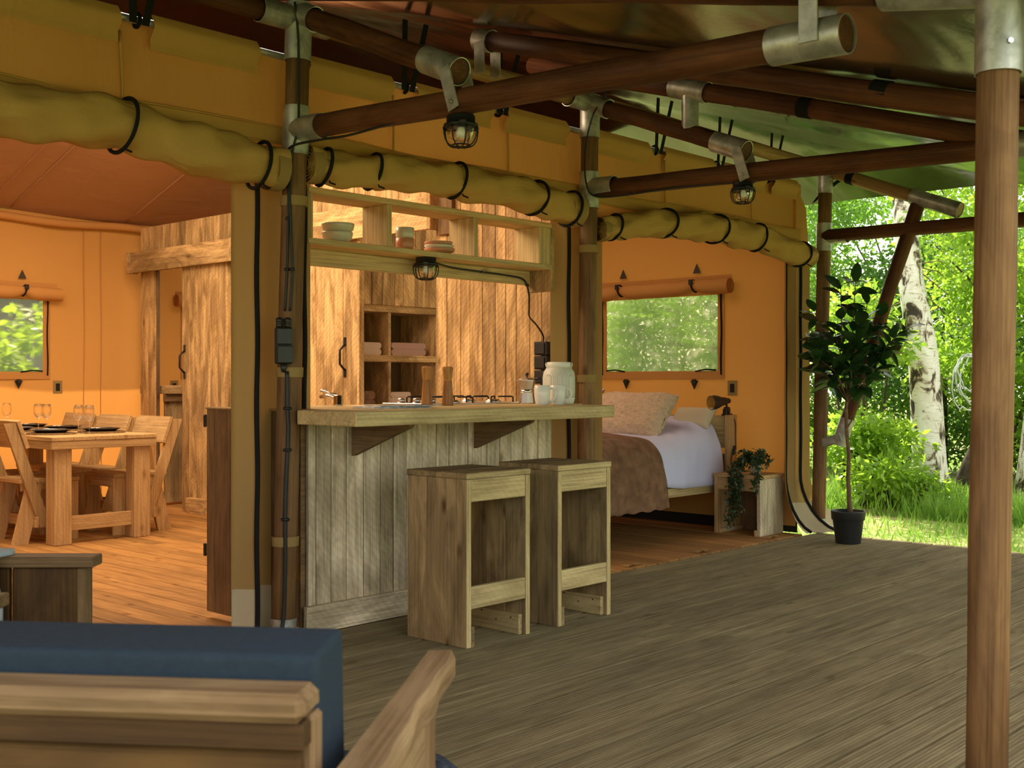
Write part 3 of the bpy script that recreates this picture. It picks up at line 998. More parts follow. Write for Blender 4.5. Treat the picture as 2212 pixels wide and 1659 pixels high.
# top T of post 4: arm towards the rafter and a stub to the side
obj('sleeve_arm', sleeve_mb((3.045, 1.05, 2.135), (3.045, 1.40, 2.20), 0.057), 'galvanised', p4s)
obj('sleeve_arm', sleeve_mb((2.95, 1.10, 2.155), (3.25, 1.10, 2.155), 0.057), 'galvanised', p4s)
obj('strap_end', bx(3.10, 3.16, 1.0, 1.04, 2.09, 2.17), 'black_web', p4s)

# tie beams running out from the posts (towards -Y), steel caps with bolted tabs
BM = 'tie beams running out from the posts'
def tie(label, X, y1, z0, z1, seed, cap):
    a, b = (X, 4.06, z0), (X - 0.012, y1, z1)
    o = pole_thing('tie_beam', label, 'beam', a, b, 0.048, 'pole_wood', 0.052, BM, seed, 8, 0.003)
    va, vb = Vector(a), Vector(b)
    if cap:
        d = (vb - va).normalized()
        s = obj('steel_sleeve', sleeve_mb(vb - d * 0.235, vb + d * 0.006, 0.0575), 'galvanised', o)
        for sx in (-1, 1):
            tb = bx(vb.x + sx * 0.057, vb.x + sx * 0.063, vb.y + 0.055, vb.y + 0.115, vb.z - 0.02, vb.z + 0.16, c=0.002)
            obj('steel_tab', tb, 'galvanised', s)
    return o
t1 = tie('thick brown beam from the first post up to the top of the picture', 3.065, 1.52, 2.21, 2.105, 5, True)
t2 = tie('brown beam from the second post passing behind the foreground post', 5.13, 1.52, 2.205, 2.125, 6, True)
t3 = tie('far thin brown beam from the third post across the trees', 7.82, 1.4, 2.185, 2.165, 7, True)

# sloping struts from the post tops down to the tie beams
def strut(label, X, z0, seed, mat='pole_wood', y1=3.09, z1=2.285, tab=True, sl=0.20):
    a, b = Vector((X, 4.10, z0)), Vector((X - 0.015, y1, z1))
    o = pole_thing('sloping_strut', label, 'strut', a, b, 0.047, mat, 0.047, 'sloping struts from post tops to tie beams', seed)
    d = (b - a).normalized()
    s = obj('steel_sleeve', sleeve_mb(b - d * sl, b + d * 0.004, 0.0545), 'galvanised', o)
    s0 = obj('steel_sleeve', sleeve_mb(a - d * 0.0, a + d * 0.13, 0.055), 'galvanised', o)
    if tab:
        for sx in (-1, 1):
            q = Matrix.Translation(b - d * 0.03) @ Matrix.Rotation(R(-18), 4, 'X')
            tb = MB().box(sx * 0.055 - 0.003, sx * 0.055 + 0.003, -0.03, 0.028, -0.175, 0.0, c=0.002, Mx=q)
            t_ = obj('steel_tab', tb, 'galvanised', s)
            obj('bolt', bolt_mb(q @ Vector((sx * 0.06, 0, -0.145)), (sx, 0, 0)), 'steel', t_)
    return o
a1 = strut('strut with steel cap bolted above the first cage lamp', 3.08, 2.725, 11)
a2 = strut('strut with steel cap bolted above the second cage lamp', 5.13, 2.69, 12)
a3 = strut('light-coloured strut ending in a shiny steel tube near the trees', 7.83, 2.69, 13, 'light_pole_wood', 3.06, 2.275, False, 0.36)
# black strap round the light strut
d3 = (Vector((7.815, 3.06, 2.275)) - Vector((7.83, 4.10, 2.69)))
for t_ in (0.24,):
    pc = Vector((7.83, 4.10, 2.69)) + d3 * t_
    obj('black_strap', MB().tube([pc - d3.normalized() * 0.03, pc + d3.normalized() * 0.03], 0.0505, 20, cap=False), 'black_web', a3)
# knee brace under it
kb0, kb1 = Vector((7.83, 3.945, 0.66)), Vector((7.83, 3.34, 2.40))
kb = pole_thing('knee_brace', 'leaning brown brace with a steel shoe bolted to the far post', 'brace', kb0, kb1, 0.046, 'pole_wood', 0.05, None, 14)
dk = (kb1 - kb0).normalized()
ks = obj('steel_sleeve', sleeve_mb(kb0 - dk * 0.01, kb0 + dk * 0.20, 0.054), 'galvanised', kb)
for sx in (-1, 1):
    q = Matrix.Translation(kb0 + dk * 0.05) @ Matrix.Rotation(R(-19), 4, 'X')
    tt = obj('steel_tab', MB().box(sx * 0.055 - 0.003, sx * 0.055 + 0.003, -0.02, 0.215, -0.028, 0.028, c=0.002, Mx=q), 'galvanised', ks)
    obj('bolt', bolt_mb(q @ Vector((sx * 0.058, 0.18, 0)), (sx, 0, 0), 0.012), 'steel', tt)

# eave beams between the post tops
EB = 'eave beams between the post tops'
for k, (xa, xb, lb, mt) in enumerate(((0.0, 3.0, 'eave beam running left out of the picture from the first post', 'pole_wood'),
                                      (3.16, 5.05, 'eave beam between first and second post tops', 'light_pole_wood'),
                                      (5.21, 7.76, 'eave beam between second and far post tops', 'light_pole_wood'))):
    e = pole_thing('eave_beam', lb, 'beam', (xa, 4.13, EZ + 0.005), (xb, 4.11, EZ - 0.005), 0.047, mt, 0.045, EB, 20 + k)
    obj('steel_sleeve', sleeve_mb((xb - 0.12, 4.111, EZ - 0.005), (xb + 0.08, 4.108, EZ - 0.005), 0.055), 'galvanised', e)
    if k:
        obj('steel_sleeve', sleeve_mb((xa - 0.08, 4.13, EZ + 0.005), (xa + 0.10, 4.13, EZ + 0.005), 0.055), 'galvanised', e)

# rafters under the fly sheet
RF = 'rafters under the fly sheet'
r1 = pole_thing('rafter', 'rafter cropped by the top edge above the foreground post', 'rafter', (3.07, 4.25, 2.86), (3.045, 1.36, 2.195), 0.048, 'pole_wood', None, RF, 31)
r2 = pole_thing('rafter', 'dark rafter with a black strap left of the foreground post', 'rafter', (4.10, 3.94, 2.795), (4.11, 1.0, 1.925), 0.048, 'pole_wood', None, RF, 32)
r3 = pole_thing('rafter', 'rafter carrying a steel T-sleeve with a short steel post', 'rafter', (5.12, 4.55, 2.99), (5.12, 1.55, 2.09), 0.048, 'pole_wood', None, RF, 33)
d = (Vector((4.11, 1.0, 1.925)) - Vector((4.10, 3.94, 2.795))).normalized()
s = obj('steel_sleeve', sleeve_mb(Vector((4.10, 3.94, 2.795)) - d * 0.06, Vector((4.10, 3.94, 2.795)) + d * 0.04, 0.056), 'galvanised', r2)
obj('steel_tab', bx(4.04, 4.046, 3.90, 3.97, 2.62, 2.78), 'galvanised', s)
obj('steel_tab', bx(4.155, 4.161, 3.90, 3.97, 2.62, 2.78), 'galvanised', s)
def band(o, a, b, t, r, w=0.035):
    a, b = Vector(a), Vector(b)
    dd = (b - a).normalized()
    pc = a.lerp(b, t)
    obj('black_strap', MB().tube([pc - dd * w, pc + dd * w], r, 22, cap=False), 'black_web', o)
band(r2, (4.10, 3.94, 2.795), (4.11, 1.0, 1.925), (3.94 - 1.90) / 2.94, 0.0505)
band(r3, (5.12, 4.55, 2.99), (5.12, 1.55, 2.09), (4.55 - 2.754) / 3.0, 0.0505)
c3 = Vector((5.12, 3.43, 2.654))
d = Vector((0, -3.0, -0.9)).normalized()
s = obj('steel_sleeve', sleeve_mb(c3 - d * 0.115, c3 + d * 0.115, 0.056), 'galvanised', r3)
obj('steel_stub', sleeve_mb(c3 + Vector((0, 0, -0.03)), (5.12, 3.43, 2.445), 0.045), 'galvanised', s)

# cables clipped along post 1 and the beams
def cable(label, pts, r, mat='rubber_cable', name='cable', clips=(), nn=8, group=None):
    # Catmull-Rom through the points
    P_ = [Vector(p) for p in pts]
    P_ = [P_[0] * 2 - P_[1]] + P_ + [P_[-1] * 2 - P_[-2]]
    path = []
    for i in range(1, len(P_) - 2):
        for t in np.linspace(0, 1, nn, endpoint=False):
            a, b, c, d_ = P_[i - 1], P_[i], P_[i + 1], P_[i + 2]
            path.append(0.5 * ((2 * b) + (c - a) * t + (2 * a - 5 * b + 4 * c - d_) * t * t + (3 * b - a - 3 * c + d_) * t ** 3))
    path.append(P_[-2])
    o = obj(name, MB().tube(path, r, 8), mat, origin=path[0])
    tag(o, label, 'cable', group)
    for cpt in clips:
        cpt = Vector(cpt)
        k = obj('cable_clip', MB().lathe([(0.0, -0.006), (r * 1.9, -0.006), (r * 2.2, 0), (r * 1.9, 0.006), (0, 0.006)], cpt, 10), 'black_plastic', o)
        obj('nail', MB().lathe([(0, 0), (0.004, 0.001), (0.004, 0.003), (0, 0.004)], cpt + Vector((0.012, -0.006, 0.0)), 8), 'steel', k)
    return o
def on1(z, ang, off=0.058):
    p = at1(z)
    # ang measured in the horizontal plane, 0 = towards the camera
    dirn = Vector((-math.cos(R(42.6) - ang + 0.19), -math.sin(R(42.6) - ang + 0.19), 0))
    return p + dirn * off
cable('black cable looping from the first lamp down the first post to the switch box',
      [(3.06, 3.16, 2.14), (3.05, 3.35, 2.145), (3.04, 3.7, 2.13), (3.03, 3.9, 2.135), on1(2.12, 0.35, 0.075), on1(2.02, 0.45), on1(1.85, 0.42), on1(1.6, 0.40), on1(1.42, 0.50)], 0.0055, clips=(on1(1.82, 0.42), on1(1.6, 0.42)))
cable('black cable running up the face of the first post past its steel sleeves',
      [on1(2.75, 0.25, 0.075), on1(2.6, 0.0, 0.066), on1(2.4, -0.1, 0.062), on1(2.22, -0.15, 0.068), on1(2.12, 0.15, 0.066), on1(2.02, 0.33), on1(1.85, 0.26), on1(1.6, 0.0), on1(1.42, 0.1)], 0.0055, clips=(on1(1.6, 0.0),))
cable('thick black supply cable running down from the switch box to the deck',
      [on1(1.16, 0.2), on1(1.0, 0.1), on1(0.88, 0.0), on1(0.6, 0.08), on1(0.35, -0.02), on1(0.1, 0.0), on1(0.006, 0.2, 0.075)], 0.009, clips=(on1(1.0, 0.1), on1(0.82, 0.02), on1(0.52, 0.05)))
cable('black cable hanging from the second post sleeve to the far cage lamp',
      [(5.11, 3.12, 2.135), (5.10, 3.5, 2.145), (5.09, 3.85, 2.14), (5.06, 4.02, 2.15), (5.03, 4.06, 2.22), (5.03, 4.07, 2.4), (5.06, 4.04, 2.6), (5.12, 3.98, 2.74)], 0.005, clips=((5.09, 3.8, 2.142),))
# switch and socket box
sb_c = on1(1.36, 0.42, 0.075)
ax_r = Vector((math.cos(R(-47.4)), math.sin(R(-47.4)), 0))
ax_r = Vector((0.86, -0.51, 0)).normalized()
ax_n = Vector((ax_r.y, -ax_r.x, 0)).normalized()
fr = Matrix((( ax_r.x, -ax_n.x, 0, sb_c.x), (ax_r.y, -ax_n.y, 0, sb_c.y), (0, 0, 1, 1.27), (0, 0, 0, 1)))
sw = thing('switch_box', 'black switch and socket box clamped to the first post', 'switch box', sb_c + Vector((0, 0, -0.2)))
obj('housing', MB().box(-0.035, 0.035, -0.01, 0.045, -0.078, 0.078, c=0.004, Mx=fr), 'black_plastic', sw)
obj('switch_cover', MB().box(-0.032, 0.036, -0.024, -0.008, 0.004, 0.076, c=0.004, Mx=fr), 'black_plastic', sw)
obj('socket_cover', MB().box(-0.030, 0.038, -0.030, -0.008, -0.076, 0.0, c=0.004, Mx=fr), 'black_plastic', sw)
for dx in (-0.018, 0.018):
    obj('cable_gland', MB().lathe([(0.0, 0.075), (0.014, 0.078), (0.014, 0.095), (0.011, 0.098), (0.015, 0.102), (0.015, 0.116), (0.008, 0.122), (0, 0.122)], (dx, 0.01, 0), 12, fr), 'black_plastic', sw)
obj('cable_gland', MB().lathe([(0.0, -0.075), (0.013, -0.08), (0.012, -0.1), (0.008, -0.115), (0, -0.115)], (0.0, 0.005, 0), 12, fr), 'black_plastic', sw)

# canvas bands holding flaps to the posts
def hold_band(z, at, label, r=0.057):
    p = at(z)
    b = MB().tube([p + Vector((0, 0, -0.02)), p + Vector((0, 0, 0.022))], [r + 0.001, r + 0.003], 24, cap=False)
    o = obj('holding_band', b, SAND, origin=p)
    tag(o, label, 'canvas band', 'tan canvas bands wrapped round the posts')
    dirn = Vector((0.75, 0.6, 0)).normalized()
    obj('band_tail', MB().grid(lambda u, v: p + dirn * (r + 0.04 * u) + Vector((0.01 * math.sin(u * 4), 0, -0.02 + 0.042 * v - 0.008 * u)), 4, 2), SAND, o)
for z, w in ((1.90, 'top'), (1.155, 'middle'), (0.42, 'lowest')):
    hold_band(z, at1, '%s tan canvas band round the first post' % w)
for z, w in ((1.865, 'upper'), (1.13, 'lower')):
    hold_band(z, at2, '%s tan canvas band round the second post' % w)

# black lashing straps from the steel pipe up to the roof
for k, (x_, lb) in enumerate(((2.36, 'black lashing strap with buckle above the left valance'), (3.79, 'black lashing strap behind the strut of the first bay'),
                              (4.46, 'black lashing strap near the middle of the kitchen valance'), (5.88, 'black lashing strap left in the bedroom valance'),
                              (6.58, 'black lashing strap right in the bedroom valance'), (7.25, 'black lashing strap below the far end of the valance'))):
    zt = 2.86
    s = MB()
    s.grid(lambda u, v: (x_ - 0.045 + 0.034 * u - 0.02 * v, 4.17 - 0.03 * v, 2.53 + (zt - 2.53) * v), 2, 6)
    s.grid(lambda u, v: (x_ + 0.01 + 0.034 * u + 0.05 * v, 4.175 - 0.05 * v, 2.53 + (zt - 2.53) * v), 2, 6)
    o = obj('lashing_strap', s, 'black_web', origin=(x_, 4.19, 2.55))
    tag(o, lb, 'strap', 'black lashing straps along the valance')
    obj('loop', MB().tube([(x_ + 0.01, 4.21 + 0.024 * math.cos(t), 2.555 + 0.026 * math.sin(t)) for t in np.linspace(0, 2 * PI, 16)[:-1]], 0.009, 6, closed=True), 'black_web', o)
    obj('buckle', bx(x_ + 0.012, x_ + 0.045, 4.135, 4.150, 2.66, 2.70), 'steel', o)
st = obj('tension_strap', MB().tube([(7.86, 4.17, 2.45), (7.87, 4.12, 2.50), (7.86, 3.98, 2.58), (7.84, 3.86, 2.625)], [0.006, 0.013, 0.013, 0.010], 8), 'black_web', origin=(7.86, 4.17, 2.45))
tag(st, 'short black tension strap at the canvas corner by the far post', 'strap')
obj('hook', MB().tube([(7.862, 4.19 + 0.014 * math.cos(t), 2.425 + 0.028 * math.sin(t)) for t in np.linspace(0, 2 * PI, 14)[:-1]], 0.003, 5, closed=True), 'steel', st)

# ================================================================== WOODEN CABIN INSIDE (faces -X at x = 5.42)
CX = 5.42
cab = obj('wall_cabin', join(bx(CX + 0.03, CX + 0.05, 4.42, 5.66, 0.0, 2.5), bx(CX + 0.03, CX + 0.05, 6.62, 8.78, 2.15, 2.46),
      bx(CX + 0.03, CX + 0.05, 7.06, 8.30, 0.0, 2.3), bx(CX + 0.03, CX + 0.05, 6.5, 7.3, 2.2, 2.98)), 'dark_wood_z', origin=(CX, 4.3, 0))
tag(cab, 'plank-clad cabin wall with two sliding doors behind the kitchen', kind='structure')
def planks_y(ys, z0, z1, x0, parent, mat='cabin_wood_z', th=0.026, name='plank', seed=0, gap=0.003):
    rnd = random.Random(seed)
    for a, b in zip(ys[:-1], ys[1:]):
        lo, hi = min(a, b), max(a, b)
        j = rnd.uniform(-0.002, 0.002)
        zt_ = min(z1, 2.57 + 0.318 * (lo - 4.2) - 0.10) if lo < 7 else z1
        obj(name, bx(x0 + j, x0 + th + j, lo + gap / 2, hi - gap / 2, z0, zt_, c=0.003), mat, parent, origin=(x0, (lo + hi) / 2, (z0 + z1) / 2))
# right-hand part beside the kitchen
planks_y([5.671, 5.581, 5.449, 5.362, 5.247, 5.13, 5.04, 4.948, 4.83, 4.733, 4.638, 4.53, 4.43], 0.0, 2.86, CX, cab, seed=1)
# middle part above the wide opening and behind sliding door
planks_y([7.05, 6.93, 6.80, 6.68, 6.55, 6.43, 6.31, 6.20, 6.07, 5.96, 5.84, 5.75, 5.67], 2.32, 2.92, CX, cab, seed=2)
planks_y([8.30, 8.17, 8.03, 7.90, 7.76, 7.63, 7.50, 7.37, 7.24, 7.14, 7.05], 0.0, 2.50, CX, cab, seed=3)
planks_y([9.56, 9.43, 9.30], 0.0, 2.50, CX, cab, seed=4)
planks_y([9.30, 9.17, 9.05, 8.93, 8.80, 8.68, 8.55, 8.42, 8.30], 2.10, 2.50, CX, cab, seed=5)
# jambs of the two openings
obj('jamb', bx(CX + 0.004, CX + 0.034, 9.285, 9.30, 0.0, 2.10), 'dark_wood_z', cab)
obj('jamb', bx(CX, CX + 0.09, 5.66, 5.685, 0.0, 2.32), 'cabin_wood_z', cab)
# dark beam ends poking out by the rail
obj('beam_end', bx(CX - 0.035, CX, 5.50, 5.64, 2.10, 2.62), 'dark_wood_z', cab)
# rails hiding the sliding gear
def rail(label, y0, y1, z0, z1, xx):
    t = thing('sliding_rail', label, 'door rail', (xx, y0, z0), 'box rails of the sliding doors')
    obj('front_board', bx(xx - 0.028, xx, y0, y1, z0, z0 + (z1 - z0) * 0.55), 'cabin_wood_y', t)
    obj('upper_board', bx(xx, xx + 0.028, y0 + 0.03, y1, z0 + (z1 - z0) * 0.5, z1), 'cabin_wood_y', t)
    obj('end_block', bx(xx - 0.028, CX, y1, y1 + 0.028, z0, z1), 'cabin_wood_z', t)
    obj('end_block', bx(xx - 0.028, CX, y0 - 0.028, y0, z0, z1), 'cabin_wood_z', t)
    return t
rail('long sliding-door rail over the dark cabin doorway', 8.0, 9.60, 2.085, 2.275, 5.34)
rail('sliding-door rail behind the hanging kitchen shelf', 5.66, 7.9, 2.135, 2.37, 5.34)
# sliding doors
def slider(label, y0, y1, z0, z1, ys, hy, hz, seed):
    t = thing('sliding_door', label, 'sliding door', (5.375, (y0 + y1) / 2, z0), 'plank sliding doors of the cabin')
    planks_y(ys, z0, z1, 5.365, t, seed=seed, gap=0.002)
    obj('edge_stile', bx(5.362, 5.41, y0 - 0.006, y0 + 0.02, z0, z1), 'cabin_wood_z', t)
    hp = [(5.362, hy, hz + 0.095), (5.335, hy, hz + 0.07), (5.315, hy, hz + 0.05), (5.315, hy, hz - 0.05), (5.335, hy, hz - 0.07), (5.362, hy, hz - 0.095)]
    h = obj('handle', MB().tube(hp, 0.0085, 8), 'black_iron', t)
    for s_ in (-1, 1):
        obj('handle_plate', bx(5.358, 5.364, hy - 0.014, hy + 0.014, hz + s_ * 0.115 - 0.03, hz + s_ * 0.115 + 0.03), 'black_iron', h)
    return t
slider('sliding door left of the tent flap with black pull handle', 8.10, 8.78, 0.02, 2.12, [8.78, 8.67, 8.56, 8.46, 8.35, 8.24, 8.11], 8.735, 1.28, 11)
slider('sliding door with black pull handle seen above the kitchen bar', 6.43, 7.20, 0.02, 2.16, [7.20, 7.06, 6.93, 6.83, 6.71, 6.61, 6.44], 6.585, 1.29, 12)
g = obj('door_guide', bx(5.30, 5.36, 8.38, 8.62, 0.0, 0.13), 'cabin_wood_y', origin=(5.33, 8.5, 0))
tag(g, 'small wooden door guide box on the floor at the sliding door', 'door guide')

# linen closet inside the cabin, seen through the wide doorway
cl = thing('linen_closet', 'open wooden linen closet with folded towels seen through the cabin doorway', 'closet', (5.56, 6.62, 0))
YC = 6.62
obj('side_panel', bx(5.535, 5.56, YC, YC + 0.42, 0, 1.70), 'cabin_wood_z', cl)
obj('side_panel', bx(6.31, 6.335, YC, YC + 0.42, 0, 1.70), 'cabin_wood_z', cl)
obj('divider', bx(5.815, 5.84, YC, YC + 0.42, 0, 1.66), 'cabin_wood_z', cl)
for z in (1.638, 1.262, 0.86, 0.45, 0.06):
    obj('shelf', bx(5.56, 6.31, YC - 0.004, YC + 0.42, z, z + 0.05), 'cabin_wood_x', cl)
for k, x_ in enumerate(np.arange(5.545, 6.32, 0.131)):
    obj('back_board', bx(x_, x_ + 0.128, YC + 0.42, YC + 0.44, 0, 1.70), 'dark_wood_z', cl)
wi = obj('wall_inner', bx(5.54, 6.40, YC + 0.012, YC + 0.03, 1.70, 2.6), 'dark_wood_z', origin=(5.5, YC, 1.7))
tag(wi, 'vertical planks above the linen closet', kind='structure')
xs_ = [5.535, 5.64, 5.75, 5.87, 5.96, 6.08, 6.19, 6.31, 6.40]
for a, b in zip(xs_[:-1], xs_[1:]):
    obj('plank', bx(a + 0.0015, b - 0.0015, YC - 0.01, YC + 0.012, 1.69, 2.6), 'cabin_wood_z', wi, origin=((a + b) / 2, YC, 2))

def folded(label, x0, x1, y0, y1, z, layers, th, mat, group='folded towels in the linen closet'):
    t = thing('folded_towel', label, 'towel', ((x0 + x1) / 2, (y0 + y1) / 2, z), group)
    for i in range(layers):
        def fn(u, v, z_=z + i * th):
            a = v * 2 * PI
            return (x0 + (x1 - x0) * (0.5 + 0.5 * math.cos(a)) if False else x0 + (x1 - x0) * u, (y0 + y1) / 2 + (y1 - y0) / 2 * max(-1, min(1, 1.15 * math.cos(a))), z_ + th * 0.5 + th * 0.49 * math.sin(a))
        mb = MB()
        n = 14
        prof = []
        hw, hh, rr = (x1 - x0) / 2, th * 0.49, th * 0.49
        for s_ in (1, -1):
            for k in range(7):
                a = -PI / 2 + PI * k / 6
                prof.append((s_ * (hw - rr + rr * math.cos(a)), s_ * hh * math.sin(a)))
        cxm = (x0 + x1) / 2
        pts = [(cxm + p[0], y0 + 0.004 * math.sin(i * 3), z + th * (i + 0.5) + p[1]) for p in prof]
        mb.prism(pts, (0, y1 - y0, 0))
        obj('fold', mb, mat, t)
    return t
folded('two pale folded towels on the left closet shelf', 5.56, 5.76, YC + 0.02, YC + 0.34, 1.312, 2, 0.048, 'towel_beige')
folded('wide rose-beige folded blanket on the right closet shelf', 5.86, 6.22, YC + 0.02, YC + 0.36, 1.312, 2, 0.05, 'towel_rose')
folded('stack of thin folded towels on the lower right closet shelf', 5.85, 6.06, YC + 0.02, YC + 0.34, 0.912, 3, 0.04, 'towel_beige')
folded('brown folded throw on the lower left closet shelf', 5.56, 5.70, YC + 0.02, YC + 0.34, 0.912, 2, 0.065, 'throw_brown')

# washroom unit seen through the left doorway
vn = thing('vanity_unit', 'grey-brown plank washstand inside the dark cabin doorway', 'cabinet', (6.1, 9.3, 0))
for k, x_ in enumerate((5.50, 5.68, 5.87, 6.05, 6.24)):
    obj('front_plank', bx(x_, x_ + 0.178, 9.28, 9.305, 0.02, 1.0), 'counter_wood_z' if k % 2 else 'stool_wood_z', vn)
obj('worktop', bx(5.48, 6.5, 9.22, 9.68, 1.0, 1.075), 'cabin_wood_x', vn)
obj('apron', bx(5.48, 6.5, 9.25, 9.28, 0.93, 1.0), 'dark_wood_x', vn)

# ================================================================== KITCHEN BAR
kb_ = thing('kitchen_bar', 'kitchen bar clad in weathered grey planks under a thick worktop', 'bar counter', (3.9, 4.2, 0))
xs_ = [3.15, 3.194, 3.28, 3.368, 3.47, 3.571, 3.652, 3.732, 3.838, 3.934, 4.02, 4.155, 4.287, 4.388, 4.473, 4.568, 4.69, 4.80]
rnd = random.Random(5)
for a, b in zip(xs_[:-1], xs_[1:]):
    j = rnd.uniform(-0.003, 0.003)
    obj('plank', bx(a + 0.002, b - 0.002, 4.12 + j, 4.145 + j, 0.0, 0.93, c=0.004), 'counter_wood_z', kb_, origin=((a + b) / 2, 4.12, 0.5))
obj('skirting', bx(3.12, 4.80, 4.092, 4.118, 0.0, 0.122), 'counter_wood_x', kb_)
obj('backing', bx(3.13, 4.79, 4.15, 4.17, 0.02, 0.93), 'dark_wood_x', kb_)
# end panel facing the dining room
for k, (a, b) in enumerate(((4.17, 4.30), (4.303, 4.43), (4.433, 4.56), (4.563, 4.69), (4.693, 4.76))):
    obj('end_plank', bx(3.04, 3.065, a, b, 0.03 if k else 0.0, 0.985), 'dark_wood_z', kb_, origin=(3.05, (a + b) / 2, 0.5))
obj('end_cap', bx(3.035, 3.07, 4.17, 4.765, 0.985, 0.995), 'cabin_wood_y', kb_)
for z in (0.93, 0.32):
    obj('hinge', bx(3.03, 3.04, 4.755, 4.775, z - 0.03, z + 0.03), 'black_iron', kb_)
# worktop: overhanging bar boards and kitchen boards behind
yb = [3.66, 3.86, 4.06, 4.26, 4.47, 4.75]
for a, b in zip(yb[:-1], yb[1:]):
    x0_ = 3.04
    x1_ = 4.77 if b <= 4.1 else (5.0 if b < 4.3 else 5.37)
    obj('top_board', bx(x0_ + (0.03 if b > 4.1 else 0), x1_, a + 0.001, b - 0.001, 0.93, 0.992, c=0.004), 'stool_edge_x', kb_, origin=(3.9, (a + b) / 2, 0.96))
for bxx_ in (3.41, 4.205):
    poly = [(bxx_ - 0.015, 4.118, 0.93), (bxx_ - 0.015, 3.725, 0.93), (bxx_ - 0.015, 3.735, 0.915), (bxx_ - 0.015, 4.118, 0.775)]
    obj('bracket', MB().prism(poly, (0.03, 0, 0)), 'dark_wood_y', kb_)

# things on the bar
ZT = 0.992
def mug(x_, y_, ang, label):
    r = 0.041
    t = thing('ribbed_mug', label, 'mug', (x_, y_, ZT), 'white ribbed mugs on the bar')
    n = 48
    vs, fs = [], []
    prof = [(0.0, 0.004), (0.030, 0.0), (0.033, 0.003), (0.037, 0.02), (0.0405, 0.05), (0.041, 0.102), (0.039, 0.1035), (0.0375, 0.102), (0.036, 0.05), (0.031, 0.012), (0, 0.010)]
    mb = MB()
    for (rr, z) in prof:
        for k in range(n):
            a = 2 * PI * k / n
            rib = 1 + (0.014 if k % 2 else -0.014) * (1 if 0.02 <= z < 0.1 and rr > 0.0365 else 0)
            vs.append((x_ + rr * rib * math.cos(a), y_ + rr * rib * math.sin(a), ZT + z))
    for i in range(len(prof) - 1):
        for k in range(n):
            fs.append((i * n + k, i * n + (k + 1) % n, (i + 1) * n + (k + 1) % n, (i + 1) * n + k))
    obj('body', mb.add(vs, fs, True), 'white_ceramic', t)
    d = Vector((math.cos(ang), math.sin(ang), 0))
    c = Vector((x_, y_, ZT))
    hp = [c + d * 0.036 + Vector((0, 0, 0.085)), c + d * 0.055 + Vector((0, 0, 0.087)), c + d * 0.070 + Vector((0, 0, 0.072)), c + d * 0.071 + Vector((0, 0, 0.05)), c + d * 0.058 + Vector((0, 0, 0.026)), c + d * 0.036 + Vector((0, 0, 0.012))]
    obj('handle', MB().tube(hp, [0.006, 0.0055, 0.005, 0.005, 0.0055, 0.006], 8), 'white_ceramic', t)
    return t
mug(4.545, 3.965, R(-50), 'left ribbed white mug, in front of the coffee maker')
mug(4.648, 3.945, R(-48), 'right ribbed white mug, in front of the white lantern')

def moka(x_, y_):
    t = thing('moka_pot', 'silver stovetop coffee maker with black knob and handle', 'coffee maker', (x_, y_, ZT))
    def oct_(prof, nm, mt):
        return obj(nm, MB().lathe(prof, (x_, y_, ZT), 8, facet=True), mt, t)
    oct_([(0, 0), (0.046, 0.0), (0.047, 0.004), (0.040, 0.060), (0.038, 0.062), (0, 0.062)], 'boiler', 'steel')
    obj('collar', MB().lathe([(0.036, 0.060), (0.039, 0.063), (0.039, 0.072), (0.035, 0.076)], (x_, y_, ZT), 28), 'chrome', t)
    oct_([(0.033, 0.074), (0.036, 0.080), (0.049, 0.128), (0.049, 0.132), (0, 0.132)], 'jug', 'steel')
    oct_([(0.049, 0.132), (0.043, 0.138), (0.012, 0.150), (0, 0.151)], 'lid', 'steel')
    obj('knob', MB().lathe([(0.004, 0.148), (0.005, 0.154), (0.010, 0.160), (0.010, 0.170), (0, 0.172)], (x_, y_, ZT), 14), 'black_plastic', t)
    dl = Vector((-0.68, 0.73, 0)); dr = -dl
    c = Vector((x_, y_, ZT))
    obj('spout', MB().prism([c + dl * 0.040 + Vector((0.012, 0.012, 0.132)), c + dl * 0.040 + Vector((-0.012, -0.012, 0.132)), c + dl * 0.066 + Vector((0, 0, 0.132)),], (0, 0, -0.006)), 'steel', t)
    obj('handle', MB().tube([c + dr * 0.045 + Vector((0, 0, 0.135)), c + dr * 0.070 + Vector((0, 0, 0.140)), c + dr * 0.082 + Vector((0, 0, 0.125)), c + dr * 0.082 + Vector((0, 0, 0.095)), c + dr * 0.078 + Vector((0, 0, 0.075))], [0.006, 0.009, 0.009, 0.008, 0.007], 8), 'black_plastic', t)
moka(4.80, 4.30)

